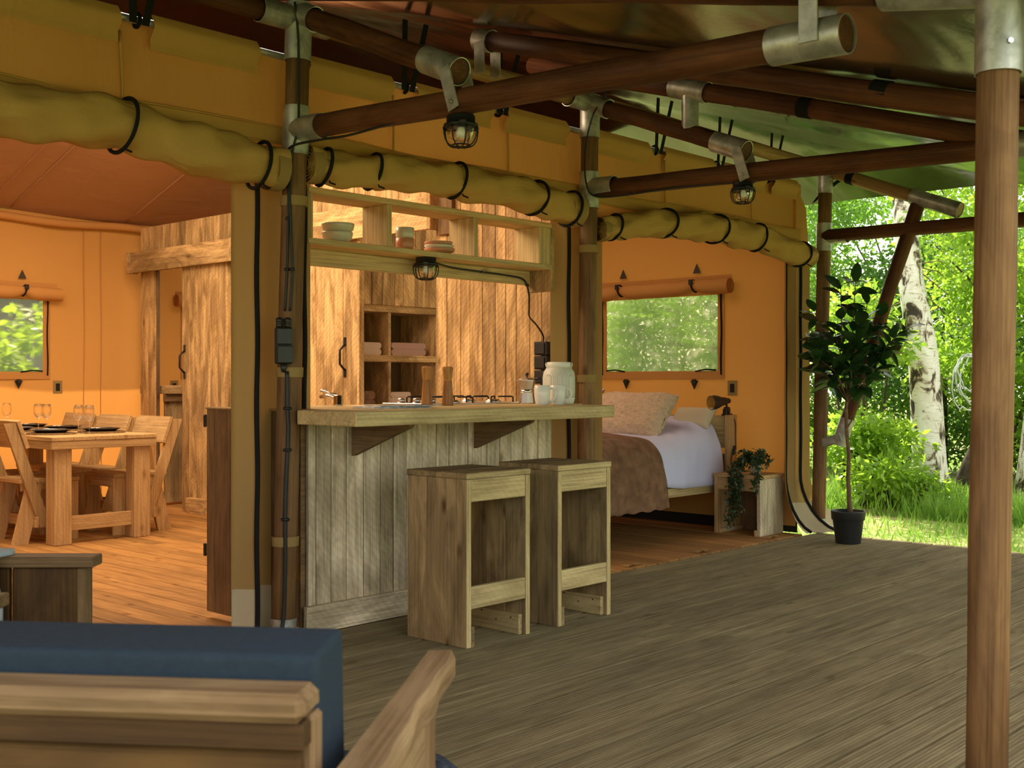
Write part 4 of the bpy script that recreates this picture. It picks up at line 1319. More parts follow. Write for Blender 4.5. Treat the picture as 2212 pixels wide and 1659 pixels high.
def lantern(x_, y_):
    t = thing('lantern', 'white perforated metal lantern with a thin carrying handle', 'lantern', (x_, y_, ZT))
    obj('mesh_body', MB().lathe([(0.078, 0.008), (0.088, 0.03), (0.090, 0.06), (0.090, 0.145), (0.085, 0.175), (0.070, 0.196), (0.062, 0.203)], (x_, y_, ZT), 40), 'perforated_enamel', t)
    obj('base_ring', MB().lathe([(0, 0.0), (0.078, 0.0), (0.082, 0.004), (0.089, 0.03), (0.0885, 0.038), (0.080, 0.012), (0, 0.008)], (x_, y_, ZT), 40), 'white_enamel', t)
    obj('neck_ring', MB().lathe([(0.062, 0.20), (0.066, 0.202), (0.066, 0.226), (0.063, 0.230), (0.060, 0.226), (0.060, 0.205)], (x_, y_, ZT), 40), 'white_enamel', t)
    obj('candle_cup', MB().lathe([(0, 0.012), (0.035, 0.012), (0.037, 0.05), (0.033, 0.052), (0.03, 0.02), (0, 0.018)], (x_, y_, ZT), 24), 'white_enamel', t)
    ax = Vector((0.68, -0.73, 0)); fw = Vector((-0.73, -0.68, 0)); c = Vector((x_, y_, ZT))
    hp = []
    for th in np.linspace(0, PI, 18):
        hp.append(c + ax * 0.068 * math.cos(th) + fw * (0.012 + 0.066 * math.sin(th)) + Vector((0, 0, 0.214 - 0.062 * math.sin(th))))
    h = obj('carrying_handle', MB().tube(hp, 0.0028, 7), 'white_enamel', t)
    for s_ in (-1, 1):
        obj('ear', MB().tube([c + ax * s_ * 0.070 + Vector((0, 0, 0.206)), c + ax * s_ * 0.073 + Vector((0, 0, 0.218)), c + ax * s_ * 0.068 + Vector((0, 0, 0.226))], 0.004, 7), 'white_enamel', h)
lantern(4.875, 4.13)

def mill(x_, y_, label):
    t = thing('pepper_mill', label, 'pepper mill', (x_, y_, ZT), 'pair of wooden mills on the bar')
    obj('body', MB().lathe([(0, 0), (0.030, 0.0), (0.031, 0.003), (0.022, 0.126), (0.021, 0.130), (0, 0.130)], (x_, y_, ZT), 10, facet=True), 'mill_wood', t)
    obj('head', MB().lathe([(0, 0.131), (0.0205, 0.131), (0.022, 0.134), (0.0275, 0.188), (0.0265, 0.196), (0.02, 0.200), (0, 0.201)], (x_, y_, ZT), 10, facet=True), 'mill_wood', t)
mill(4.045, 4.31, 'left tapered wooden mill standing on the bar')
mill(4.120, 4.235, 'right tapered wooden mill beside its twin near the hob')

hob = thing('gas_hob', 'gas hob with black pan supports behind the bar top', 'hob', (4.47, 4.52, ZT))
obj('hob_plate', bx(4.10, 4.92, 4.33, 4.72, ZT, ZT + 0.008), 'steel', hob)
for (bx_, by_) in ((4.34, 4.43), (4.34, 4.62), (4.66, 4.43), (4.66, 4.62)):
    b_ = obj('burner', MB().lathe([(0, 0.006), (0.045, 0.006), (0.045, 0.016), (0.036, 0.018), (0.036, 0.024), (0, 0.026)], (bx_, by_, ZT), 24), 'chrome', hob)
    sup = MB()
    for k in range(4):
        a = PI / 4 + k * PI / 2
        dx, dy = math.cos(a), math.sin(a)
        sup.tube([(bx_ + dx * 0.125, by_ + dy * 0.10, ZT + 0.006), (bx_ + dx * 0.125, by_ + dy * 0.10, ZT + 0.034), (bx_ + dx * 0.117, by_ + dy * 0.094, ZT + 0.040), (bx_ + dx * 0.03, by_ + dy * 0.028, ZT + 0.040)], 0.0045, 6)
    obj('pan_support', sup, 'black_iron', hob)
for kx, ky in ((4.13, 4.60), (4.175, 4.53), (4.22, 4.46)):
    obj('knob', MB().lathe([(0, 0.008), (0.022, 0.008), (0.019, 0.030), (0.014, 0.034), (0, 0.036)], (kx, ky, ZT), 18), 'steel', hob)

fc = thing('mixer_tap', 'small chrome mixer tap at the left of the bar', 'tap', (3.70, 4.60, ZT))
obj('tap_body', MB().lathe([(0, 0), (0.026, 0), (0.026, 0.006), (0.023, 0.01), (0.023, 0.05), (0.018, 0.056), (0, 0.058)], (3.70, 4.60, ZT), 20), 'chrome', fc)
obj('lever', MB().tube([(3.70, 4.60, ZT + 0.052), (3.675, 4.625, ZT + 0.062), (3.64, 4.665, ZT + 0.078)], [0.010, 0.007, 0.006], 8), 'chrome', fc)
obj('spout', MB().tube([(3.70, 4.60, ZT + 0.03), (3.70, 4.68, ZT + 0.05), (3.70, 4.74, ZT + 0.045)], 0.010, 8), 'chrome', fc)
cb = obj('chopping_board', MB().box(-0.012, 0.0, -0.05, 0.05, 0, 0.10, Mx=Matrix.Translation((3.50, 4.62, ZT + 0.004)) @ Matrix.Rotation(R(-42), 4, 'Y')), 'dark_wood_y', origin=(3.5, 4.52, ZT))
tag(cb, 'dark wooden board leaning at the left end of the bar', 'chopping board')

for k, (dx, dy, a, lb) in enumerate(((0, 0, -12, 'glossy magazine at the bottom of the pile on the bar'), (0.02, 0.015, -4, 'glossy magazine in the middle of the pile on the bar'), (0.05, -0.01, -20, 'glossy magazine on top of the pile on the bar'))):
    q = Matrix.Translation((3.56 + dx, 4.03 + dy, ZT + 0.005 * k)) @ Matrix.Rotation(R(a), 4, 'Z')
    o = obj('magazine', MB().box(-0.15, 0.15, -0.105, 0.105, 0.0003, 0.0047, c=0.0008, Mx=q), 'magazine_paper', origin=(3.56, 4.03, ZT))
    tag(o, lb, 'magazine', 'magazines on the bar')
    obj('cover_print', MB().box(0.03, 0.145, -0.10, 0.10, 0.0047, 0.0050, c=0.0001, Mx=q), 'plate_black', o)

# hanging shelf over the bar
sh = thing('hanging_shelf', 'pale wooden three-bay shelf hanging above the kitchen bar', 'shelf', (4.05, 4.3, 1.69))
SM = 'shelf_wood_'
obj('top_board', bx(3.215, 4.905, 4.205, 4.40, 1.972, 2.0), SM + 'x', sh)
obj('bottom_board', bx(3.215, 4.905, 4.205, 4.40, 1.741, 1.768), SM + 'x', sh)
for x_ in (3.215, 3.69, 4.287):
    obj('divider', bx(x_, x_ + 0.028, 4.207, 4.398, 1.768, 1.972), SM + 'z', sh)
obj('end_panel', bx(4.80, 4.828, 4.207, 4.398, 1.768, 1.972), SM + 'z', sh)
obj('end_board', bx(4.83, 4.90, 4.208, 4.235, 1.768, 1.972), SM + 'z', sh)
obj('end_panel', bx(4.905, 4.93, 4.21, 4.40, 1.62, 1.99), 'cabin_wood_z', sh)
obj('apron', bx(3.215, 4.905, 4.37, 4.396, 1.662, 1.741), SM + 'x', sh)

def bowl(x_, y_, z_, r, h, mat, label, group, name='bowl', cat='bowl'):
    o = obj(name, MB().lathe([(0, 0.003), (r * 0.55, 0.0), (r * 0.62, 0.004), (r * 0.93, h * 0.45), (r, h * 0.95), (r * 0.985, h), (r * 0.95, h * 0.96), (r * 0.88, h * 0.45), (r * 0.5, 0.009), (0, 0.008)], (x_, y_, z_), 40), mat, origin=(x_, y_, z_))
    return tag(o, label, cat, group)
ZS = 1.769
bowl(3.46, 4.305, ZS, 0.074, 0.052, 'sand_ceramic', 'lower glazed sand bowl in the left shelf bay', 'stacked bowls in the left shelf bay')
bowl(3.462, 4.303, ZS + 0.041, 0.078, 0.052, 'sand_ceramic', 'upper glazed sand bowl in the left shelf bay', 'stacked bowls in the left shelf bay')
def cup(x_, y_, z_, mat, label):
    o = obj('cup', MB().lathe([(0, 0.002), (0.036, 0.0), (0.042, 0.006), (0.046, 0.03), (0.046, 0.060), (0.044, 0.062), (0.042, 0.058), (0.041, 0.012), (0, 0.008)], (x_, y_, z_), 36), mat, origin=(x_, y_, z_))
    tag(o, label, 'cup', 'stacked cups in the middle shelf bay')
cup(3.885, 4.30, ZS, 'terracotta_ceramic', 'lower terracotta cup of the stacked pair on the shelf')
cup(3.886, 4.301, ZS + 0.0535, 'sand_ceramic', 'upper sand-green cup of the stacked pair on the shelf')
for k, (m_, lb) in enumerate((('terracotta_ceramic', 'lowest terracotta bowl of the low pile on the shelf'), ('sand_ceramic', 'middle sand bowl of the low pile on the shelf'), ('terracotta_ceramic', 'top bowl of the low pile on the shelf'))):
    bowl(4.125 - 0.004 * k, 4.30, ZS + 0.017 * k, 0.080 - 0.003 * k, 0.030, m_, lb, 'low bowls in the middle shelf bay', 'shallow_bowl')

# caged bulkhead lamps
def cage_lamp(c, label, ang, sc=1.0):
    t = thing('cage_lamp', label, 'lamp', c, 'black caged lamps')
    Mx = Matrix.Translation(c) @ Matrix.Rotation(ang, 4, 'Z') @ Matrix.Scale(sc, 4)
    def E(prof, el=1.0, n=32):
        mb = MB().lathe(prof, (0, 0, 0), n)
        mb.v = [Mx @ Vector((v[0] * el, v[1], v[2])) for v in mb.v]
        return mb
    obj('housing', E([(0, 0.0), (0.048, 0.0), (0.050, -0.004), (0.050, -0.028), (0.060, -0.030), (0.060, -0.040), (0.0, -0.040)], 1.12), 'black_plastic', t)
    obj('clamp_lug', MB().box(0.060, 0.082, -0.012, 0.012, -0.042, -0.018, c=0.003, Mx=Mx), 'black_plastic', t)
    obj('clamp_lug', MB().box(-0.080, -0.060, -0.012, 0.012, -0.042, -0.026, c=0.003, Mx=Mx), 'black_plastic', t)
    obj('cable_gland', MB().tube([Mx @ Vector((0.05, 0.01, -0.016)), Mx @ Vector((0.085, 0.02, -0.016))], 0.010 * sc, 10), 'black_plastic', t)
    gp = []
    for th in np.linspace(0, PI / 2, 9):
        gp.append((0.050 * math.cos(th) ** 0.7, -0.040 - 0.058 * math.sin(th)))
    obj('glass_dome', E(gp, 1.1), 'clear_glass', t)
    obj('bulb', E([(0.012, -0.036), (0.014, -0.045), (0.020, -0.058), (0.018, -0.074), (0.0, -0.080)], 1.0, 16), 'white_ceramic', t)
    cg = MB()
    for k in range(4):
        a = k * PI / 4 + 0.2
        pts = []
        for th in np.linspace(0, PI, 19):
            rr = 0.062 * (abs(math.cos(th)) ** 0.55) * (1 if math.cos(th) >= 0 else -1)
            p = Vector((rr * math.cos(a) * 1.1, rr * math.sin(a), -0.040 - 0.068 * math.sin(th) ** 0.8))
            pts.append(Mx @ p)
        cg.tube(pts, 0.0026 * sc, 6)
    for rr, z in ((0.061, -0.042), (0.033, -0.103)):
        cg.tube([Mx @ Vector((rr * 1.1 * math.cos(th), rr * math.sin(th), z)) for th in np.linspace(0, 2 * PI, 29)[:-1]], 0.0028 * sc, 6, closed=True)
    obj('wire_cage', cg, 'black_iron', t)
    return t
cage_lamp(Vector((3.055, 3.07, 2.112)), 'caged lamp hanging under the first beam', R(50), 1.08)
cage_lamp(Vector((5.12, 3.11, 2.128)), 'caged lamp hanging under the second beam', R(50), 1.0)
cage_lamp(Vector((4.00, 4.27, 1.742)), 'caged lamp under the hanging kitchen shelf', R(45), 1.05)
cable('black cable from the shelf lamp along the apron down to the sockets',
      [(4.08, 4.29, 1.725), (4.25, 4.34, 1.715), (4.5, 4.362, 1.71), (4.7, 4.362, 1.705), (4.84, 4.362, 1.69), (4.885, 4.364, 1.62), (4.93, 4.40, 1.55), (5.10, 4.55, 1.50), (5.30, 4.67, 1.46), (5.395, 4.70, 1.40), (5.40, 4.705, 1.35)], 0.0055,
      clips=((4.5, 4.362, 1.71), (4.87, 4.362, 1.66)))
sk = thing('socket_block', 'block of three black sockets on the plank wall at the bar end', 'sockets', (5.38, 4.69, 1.09))
for k in range(3):
    z = 1.10 + k * 0.088
    s_ = obj('socket', bx(5.36, 5.415, 4.64, 4.745, z, z + 0.084, c=0.004), 'black_plastic', sk)
    obj('socket_face', bx(5.352, 5.362, 4.655, 4.73, z + 0.008, z + 0.076, c=0.003), 'black_plastic', s_)

# ================================================================== BAR STOOLS
def stool(x0, x1, y0, y1, h, label, seed):
    t = thing('bar_stool', label, 'bar stool', ((x0 + x1) / 2, (y0 + y1) / 2, 0), 'box-shaped bar stools at the bar')
    n = 3
    w = (y1 - y0 - 0.006) / n
    for sx, xa in ((0, x0 + 0.003), (1, x1 - 0.030)):
        for k in range(n):
            a = y0 + 0.003 + k * w
            obj('side_board', bx(xa, xa + 0.027, a + (0.0004 if k else 0), a + w - 0.0004, 0, h - 0.0265, c=0.0015), 'stool_wood_z', t, origin=(xa, a, h / 2))
        obj('front_edge', bx(xa + 0.0005, xa + 0.0265, y0 - 0.0005, y0 + 0.004, 0.001, h - 0.028, c=0.001), 'stool_edge_z', t)
    for k in range(2):
        a = y0 + k * (y1 - y0) / 2
        obj('seat_board', bx(x0, x1, a + (0 if k == 0 else 0.0005), a + (y1 - y0) / 2, h - 0.026, h, c=0.003), 'stool_wood_x', t, origin=(x0, a, h))
    obj('seat_edge', bx(x0 + 0.001, x1 - 0.001, y0 - 0.003, y0 - 0.0002, h - 0.025, h - 0.002, c=0.0008), 'stool_edge_x', t)
    obj('apron', bx(x0 + 0.030, x1 - 0.030, y0 + 0.002, y0 + 0.028, h - 0.122, h - 0.027), 'stool_edge_x', t)
    obj('back_rail', bx(x0 + 0.030, x1 - 0.030, y1 - 0.03, y1 - 0.004, h - 0.122, h - 0.027), 'stool_wood_x', t)
    obj('foot_rail', bx(x0 + 0.030, x1 - 0.030, y0 + 0.002, y0 + 0.028, 0.160, 0.253), 'stool_edge_x', t)
    for xa, xb in ((x0 + 0.030, x0 + 0.048), (x1 - 0.052, x1 - 0.030)):
        l_ = obj('ledger', bx(xa, xb, y0 + 0.022 if xa > x0 + 0.1 else y0 - 0.002, y1 - 0.02, 0.0, 0.088, c=0.002), 'stool_edge_y' if xa > x0 + 0.1 else 'stool_wood_y', t)
        for yy in (0.07, 0.16, 0.25):
            obj('screw', MB().tube([(xa - 0.001, y0 + yy, 0.03 + (yy * 7 % 0.05)), (xa + 0.001, y0 + yy, 0.03 + (yy * 7 % 0.05))], 0.004, 8), 'dark_gap', l_)
    return t
stool(3.410, 3.812, 3.395, 3.765, 0.732, 'nearer box bar stool, darker brown, left of the other', 1)
stool(3.993, 4.388, 3.391, 3.760, 0.734, 'farther box bar stool, greyer, below the right end of the bar', 2)

# ================================================================== DINING TABLE AND CHAIRS
tb = thing('dining_table', 'light wooden dining table with square legs laid for a meal', 'table', (4.0, 8.45, 0))
TZ = 0.738
for k in range(5):
    a = 3.60 + k * 0.157
    obj('top_board', bx(a, a + 0.155, 7.50, 9.36, TZ - 0.028, TZ), 'table_wood_y', tb, origin=(a, 8, TZ))
obj('apron', bx(3.605, 4.38, 7.505, 7.532, TZ - 0.085, TZ - 0.029), 'table_wood_x', tb)
obj('apron', bx(3.605, 4.38, 9.33, 9.357, TZ - 0.085, TZ - 0.029), 'table_wood_x', tb)
obj('apron', bx(3.605, 3.632, 7.533, 9.33, TZ - 0.085, TZ - 0.029), 'table_wood_y', tb)
obj('apron', bx(4.353, 4.38, 7.533, 9.33, TZ - 0.085, TZ - 0.029), 'table_wood_y', tb)
for x_ in (3.635, 4.225):
    for y_ in (7.535, 9.205):
        obj('leg', bx(x_, x_ + 0.125, y_, y_ + 0.125, 0, TZ - 0.029, c=0.005), 'table_wood_z', tb)
obj('stretcher', bx(3.76, 4.225, 7.575, 7.602, 0.09, 0.19), 'table_wood_x', tb)
obj('stretcher', bx(3.76, 4.225, 9.25, 9.277, 0.09, 0.19), 'table_wood_x', tb)

def dining_chair(x_, y_, face, label):
    """x_ = rear edge of the seat, y_ = near side; face = +1 looks towards +X"""
    t = thing('dining_chair', label, 'chair', (x_ + face * 0.2, y_ + 0.21, 0), 'chunky wooden chairs round the dining table')
    Wd, D = 0.42, 0.43
    f = face
    def px(a, b):
        return (x_ + f * a, x_ + f * b)
    for k in range(3):
        a, b = px(k * D / 3, (k + 1) * D / 3 - 0.002)
        obj('seat_board', bx(a, b, y_, y_ + Wd, 0.418, 0.444), 'table_wood_y', t, origin=(a, y_, 0.43))
    for s_ in (0, 1):
        ya, yb_ = (y_ + 0.01, y_ + 0.037) if s_ == 0 else (y_ + Wd - 0.037, y_ + Wd - 0.01)
        yo = y_ - 0.017 if s_ == 0 else y_ + Wd - 0.010
        a, b = px(D - 0.10, D - 0.005)
        obj('front_leg', bx(a, b, ya, yb_, 0, 0.418), 'table_wood_z', t)
        # diagonal rear leg: from under the seat back to the floor behind
        poly = [(x_ + f * 0.06, ya, 0.418), (x_ + f * 0.17, ya, 0.418), (x_ + f * 0.065, ya, 0.0), (x_ - f * 0.045, ya, 0.0)]
        obj('rear_leg', MB().prism(poly, (0, yb_ - ya, 0)), 'table_wood_z', t)
        # leaning back slat
        y1_ = ya - 0.0275 if s_ == 0 else yb_ + 0.0005
        poly = [(x_ - f * 0.115, y1_, 0.83), (x_ - f * 0.035, y1_, 0.83), (x_ + f * 0.215, y1_, 0.11), (x_ + f * 0.135, y1_, 0.11)]
        obj('back_slat', MB().prism(poly, (0, 0.027, 0)), 'table_wood_z', t)
    a, b = px(0.03, D - 0.1)
    obj('seat_rail', bx(a, b, y_ + 0.04, y_ + 0.066, 0.36, 0.417), 'table_wood_x', t)
    obj('cross_rail', bx(*px(D - 0.03, D - 0.004), y_ + 0.037, y_ + Wd - 0.037, 0.35, 0.417), 'table_wood_y', t)
    obj('stretcher', bx(*px(0.10, 0.126), y_ - 0.02, y_ + Wd + 0.02, 0.11, 0.185), 'table_wood_y', t)
    th = math.atan(0.25 / 0.72)
    q = Matrix.Translation((x_ - f * 0.030, 0, 0.832)) @ Matrix.Rotation(-f * th, 4, 'Y')
    obj('back_board', MB().box(0, f * 0.028, y_ - 0.03, y_ + Wd + 0.03, -0.19, 0.012, Mx=q), 'table_wood_y', t)
    return t
dining_chair(3.50, 7.76, 1, 'dining chair at the left edge with its back turned, nearest the viewer')
dining_chair(3.50, 8.36, 1, 'left-row dining chair mostly hidden behind the nearest chair')
dining_chair(4.60, 7.73, -1, 'right-row dining chair nearest the cabin wall corner')
dining_chair(4.60, 8.32, -1, 'middle dining chair of the right row')
dining_chair(4.60, 8.90, -1, 'farthest dining chair of the right row by the glowing canvas')

def setting(x_, y_, lb):
    o = obj('placemat', MB().lathe([(0, 0.006), (0.165, 0.006), (0.172, 0.004), (0.172, 0.0005), (0, 0.0005)], (x_, y_, TZ), 40), 'wicker', origin=(x_, y_, TZ))
    tag(o, 'round woven placemat %s' % lb, 'placemat', 'woven placemats on the dining table')
    rim = MB()
    for rr in (0.16, 0.135, 0.11):
        rim.tube([(x_ + (rr + 0.004 * math.sin(k * 1.7)) * math.cos(k * PI / 20), y_ + (rr + 0.004 * math.sin(k * 1.7)) * math.sin(k * PI / 20), TZ + 0.007) for k in range(40)], 0.005, 5, closed=True)
    obj('woven_rings', rim, 'wicker', o)
    o = obj('plate', MB().lathe([(0, 0.004), (0.08, 0.0), (0.10, 0.003), (0.132, 0.018), (0.135, 0.020), (0.131, 0.022), (0.095, 0.008), (0, 0.007)], (x_, y_, TZ + 0.012), 44), 'plate_black', origin=(x_, y_, TZ + 0.012))
    tag(o, 'matt black dinner plate %s' % lb, 'plate', 'black plates on the dining table')
    for nm, dy, ln in (('fork', -0.018, 0.19), ('knife', 0.018, 0.205)):
        a = 0.5 if x_ > 4 else 2.6
        d = Vector((math.cos(a), math.sin(a), 0)); n_ = Vector((-d.y, d.x, 0))
        p0 = Vector((x_, y_, TZ + 0.036)) + n_ * dy - d * ln / 2
        k_ = obj(nm, MB().tube([p0, p0 + d * ln * 0.55, p0 + d * ln * 0.62, p0 + d * ln], [0.004, 0.0028, 0.006, 0.003], 6), 'lamp_gold' if False else 'steel', origin=p0)
        tag(k_, '%s lying across the black plate %s' % (nm, lb), nm, 'cutlery on the dining table')
setting(3.82, 7.97, 'before the nearest chair, front left')
setting(4.19, 7.95, 'at the front right, nearest the table edge')
setting(3.82, 8.56, 'in the middle of the left row')
setting(4.19, 8.54, 'in the middle of the right row')
setting(4.19, 9.10, 'farthest along the right row')
def glass(x_, y_, lb):
    prof = [(0, 0.003), (0.034, 0.0), (0.035, 0.002), (0.006, 0.008), (0.004, 0.02), (0.004, 0.085), (0.010, 0.096), (0.030, 0.118), (0.037, 0.145), (0.036, 0.175), (0.030, 0.205),
            (0.0285, 0.205), (0.0345, 0.175), (0.0355, 0.145), (0.0285, 0.120), (0.0, 0.101)]
    o = obj('wine_glass', MB().lathe(prof, (x_, y_, TZ), 28), 'clear_glass', origin=(x_, y_, TZ))
    tag(o, lb, 'wine glass', 'wine glasses on the dining table')
glass(4.02, 7.80, 'wine glass standing nearest the front edge of the table')
glass(4.015, 7.95, 'wine glass just behind the frontmost one')
glass(4.00, 8.42, 'right glass of the middle pair of wine glasses')
glass(4.00, 8.55, 'left glass of the middle pair of wine glasses')
glass(3.98, 9.05, 'wine glass alone at the left edge of the picture')

# ================================================================== BED CORNER
bed = thing('bed', 'wooden double bed standing against the orange end wall', 'bed', (6.6, 5.45, 0))
obj('side_rail', bx(5.48, 7.50, 4.72, 4.748, 0.285, 0.352), 'stool_edge_x', bed)
obj('side_rail', bx(5.48, 7.50, 6.18, 6.208, 0.285, 0.352), 'stool_edge_x', bed)
obj('slat_deck', bx(5.50, 7.49, 4.75, 6.18, 0.31, 0.345), 'dark_wood_x', bed)
obj('headboard_post', bx(7.49, 7.595, 4.665, 4.71, 0, 0.86), 'table_wood_z', bed)
obj('headboard_post', bx(7.49, 7.595, 6.21, 6.255, 0, 0.86), 'table_wood_z', bed)
obj('headboard_board', bx(7.515, 7.545, 4.71, 6.21, 0.735, 0.858), 'stool_edge_y', bed)
obj('headboard_board', bx(7.515, 7.545, 4.71, 6.21, 0.61, 0.733), 'stool_edge_y', bed)
obj('headboard_board', bx(7.515, 7.545, 4.71, 6.21, 0.40, 0.565), 'stool_wood_y', bed)
for x_ in (5.9, 6.7):
    obj('bed_foot', bx(x_, x_ + 0.09, 5.4, 5.49, 0, 0.31), 'dark_wood_z', bed)
mt = obj('mattress', bx(5.5, 7.48, 4.78, 6.18, 0.352, 0.60, c=0.04), 'duvet_white', origin=(6.5, 5.5, 0.35))
tag(mt, 'white mattress under the duvet', 'mattress')

def duv(u, v):
    """duvet surface: u along X (5.5..7.42), v from hanging near edge over the top"""
    x_ = 5.49 + 1.95 * u
    head = max(0.0, (x_ - 6.85) / 0.6)
    h = 0.705 + 0.10 * min(1, head) ** 1.3 * 1.5 - 0.035 * max(0, head - 0.75) * 2
    env = math.exp(-((v - 0.30) / 0.14) ** 2) + 0.25
    w = 0.022 * math.sin(x_ * 17 + v * 9 + math.sin(x_ * 5) * 2) * env + 0.012 * math.sin(x_ * 38 - v * 16 + math.sin(x_ * 9)) * env + 0.02 * max(0, math.sin(x_ * 6.5 - v * 13)) ** 4
    bot = 0.345 + 0.05 * max(0, math.sin(x_ * 2.2 + 0.5))
    if v < 0.45:
        t = v / 0.45
        a = t * PI / 2
        y_ = 4.85 - 0.165 * math.cos(a) ** 0.8 + 0.35 * t ** 3 * 0.3
        z_ = bot + (h - bot) * math.sin(a) ** 0.75
        y_ += w * (1 - t) * 0.6
        z_ += w * t * 0.4
    else:
        t = (v - 0.45) / 0.55
        y_ = 4.955 + 1.27 * t
        z_ = h + 0.018 * math.sin(t * 6) + w * 0.3 - (0.30 * max(0, t - 0.85) / 0.15)
    return (x_, y_, z_)
dv = MB().grid(duv, 120, 60)
dvo = obj('duvet', dv, 'duvet_white', origin=(6.5, 5.4, 0.4))
tag(dvo, 'rumpled white duvet bulging over the side of the bed', 'duvet')
sm_ = dvo.modifiers.new('thick', 'SOLIDIFY'); sm_.thickness = 0.012; sm_.offset = -1

def throw(u, v):
    x_ = 5.50 + (1.10 + 0.07 * (1 - v)) * u
    base = duv((x_ - 5.49) / 1.95, 0.0)
    if v < 0.40:
        t = v / 0.40
        p = duv((x_ - 5.49) / 1.95, 0.0)
        z_ = 0.225 + 0.20 * t + 0.006 * math.sin(x_ * 40)
        y_ = 4.665 - 0.008 * math.sin(x_ * 13) * (1 - t) - 0.012
        return (x_ + 0.02 * (1 - t), y_, z_)
    t = (v - 0.40) / 0.60
    vv = 0.08 + 0.75 * t
    p = duv((x_ - 5.49) / 1.95, vv)
    return (x_, p[1] - 0.020 * max(0, 1 - vv * 2.6), p[2] + 0.012)
th_ = obj('throw_blanket', MB().grid(throw, 60, 60), 'throw_brown', origin=(6.0, 5.0, 0.5))
tag(th_, 'brown plush throw spread over the foot of the bed', 'throw blanket')
sm_ = th_.modifiers.new('thick', 'SOLIDIFY'); sm_.thickness = 0.010; sm_.offset = 1

def cushion(c, w, h, th, rot, mat, label, cat, name, group=None, seed=0, fuzz=0.004, sub=30):
    rnd = random.Random(seed)
    Mx = Matrix.Translation(c) @ rot
    mb = MB()
    for s_ in (1, -1):
        def fn(u, v):
            a, b = 2 * u - 1, 2 * v - 1
            e = max(0.0, (1 - a ** 4)) ** 0.5 * max(0.0, (1 - b ** 4)) ** 0.5
            pin = 1 - 0.07 * (1 - abs(a) ** 2) * abs(b) ** 3 * 1 
            pin2 = 1 - 0.07 * (1 - abs(b) ** 2) * abs(a) ** 3
            t = th / 2 * e * (1 + 0.10 * math.sin(a * 5 + seed) * math.sin(b * 4 + seed))
            return Mx @ Vector((a * w / 2 * pin2, b * h / 2 * pin, s_ * t))
        g = MB().grid(fn, sub, sub)
        if s_ == -1:
            g.f = [f[::-1] for f in g.f]
        mb = join(mb, g)
    if fuzz:
        mb.v = [tuple(Vector(v) + Vector((rnd.uniform(-fuzz, fuzz), rnd.uniform(-fuzz, fuzz), rnd.uniform(-fuzz, fuzz)))) for v in mb.v]
    o = obj(name, mb, mat, origin=c)
    return tag(o, label, cat, group)
def rot_up(lean):
    # local x -> world Y (width), local y -> up, local z -> -X; leaning back towards +X
    return Matrix.Rotation(R(lean), 4, 'Y') @ Matrix(((0, 0, -1, 0), (-1, 0, 0, 0), (0, 1, 0, 0), (0, 0, 0, 1)))
cushion(Vector((7.02, 5.25, 0.855)), 0.72, 0.42, 0.20, rot_up(42), 'plush_beige', 'large fluffy beige cushion propped on the white bed', 'cushion', 'plush_cushion', 'fluffy cushions on the bed', 1, 0.006, 46)
cushion(Vector((7.12, 5.93, 0.88)), 0.55, 0.42, 0.17, rot_up(34), 'plush_beige', 'second fluffy beige cushion half hidden by the post', 'cushion', 'plush_cushion', 'fluffy cushions on the bed', 2, 0.006, 40)
cushion(Vector((7.38, 4.92, 0.835)), 0.36, 0.20, 0.09, rot_up(42), 'pillow_cream', 'cream pillow leaning at the headboard behind the duvet', 'pillow', 'pillow', 'pillows at the headboard', 3, 0.0)
cushion(Vector((7.36, 5.75, 0.86)), 0.66, 0.36, 0.14, rot_up(30), 'pillow_cream', 'far cream pillow behind the fluffy cushions', 'pillow', 'pillow', 'pillows at the headboard', 4, 0.0)

# nightstand
ns = thing('nightstand', 'small open wooden bedside table at the bed corner', 'nightstand', (7.44, 4.46, 0))
obj('side_panel', bx(7.27, 7.60, 4.632, 4.66, 0, 0.41), 'table_wood_z', ns)
obj('side_panel', bx(7.27, 7.60, 4.275, 4.303, 0, 0.41), 'counter_wood_z', ns)
obj('top_board', bx(7.265, 7.61, 4.27, 4.665, 0.41, 0.438), 'table_wood_y', ns)
obj('apron', bx(7.272, 7.298, 4.303, 4.632, 0.32, 0.41), 'table_wood_y', ns)
obj('ledger', bx(7.28, 7.60, 4.61, 4.632, 0.0, 0.035), 'table_wood_x', ns)
obj('ledger', bx(7.262, 7.60, 4.303, 4.322, 0.0, 0.045), 'table_wood_x', ns)
obj('back_board', bx(7.585, 7.60, 4.303, 4.632, 0.0, 0.30), 'dark_wood_z', ns)

# clip lamp on the headboard
lp = thing('clip_lamp', 'dark clip spotlight with golden inside on the headboard post', 'lamp', (7.54, 4.72, 0.86))
obj('clamp', join(bx(7.50, 7.58, 4.70, 4.745, 0.855, 0.868), bx(7.51, 7.525, 4.705, 4.74, 0.862, 0.905), bx(7.555, 7.57, 4.705, 4.74, 0.862, 0.905)), 'lamp_brown', lp)
obj('joint', MB().tube([(7.54, 4.70, 0.905), (7.54, 4.74, 0.905)], 0.016, 12), 'lamp_brown', lp)
obj('stem', MB().tube([(7.54, 4.72, 0.90), (7.535, 4.72, 0.945), (7.53, 4.72, 0.965)], 0.008, 8), 'lamp_brown', lp)
hd = Vector((-0.36, 0.13, -0.03)).normalized()
Mq = Matrix.LocRotScale(Vector((7.53, 4.715, 0.965)), hd.to_track_quat('Z', 'Y'), None)
obj('knuckle', MB().lathe([(0, -0.03), (0.018, -0.026), (0.022, -0.01), (0.022, 0.01), (0, 0.012)], (0, 0, 0), 16, Mq), 'lamp_brown', lp)
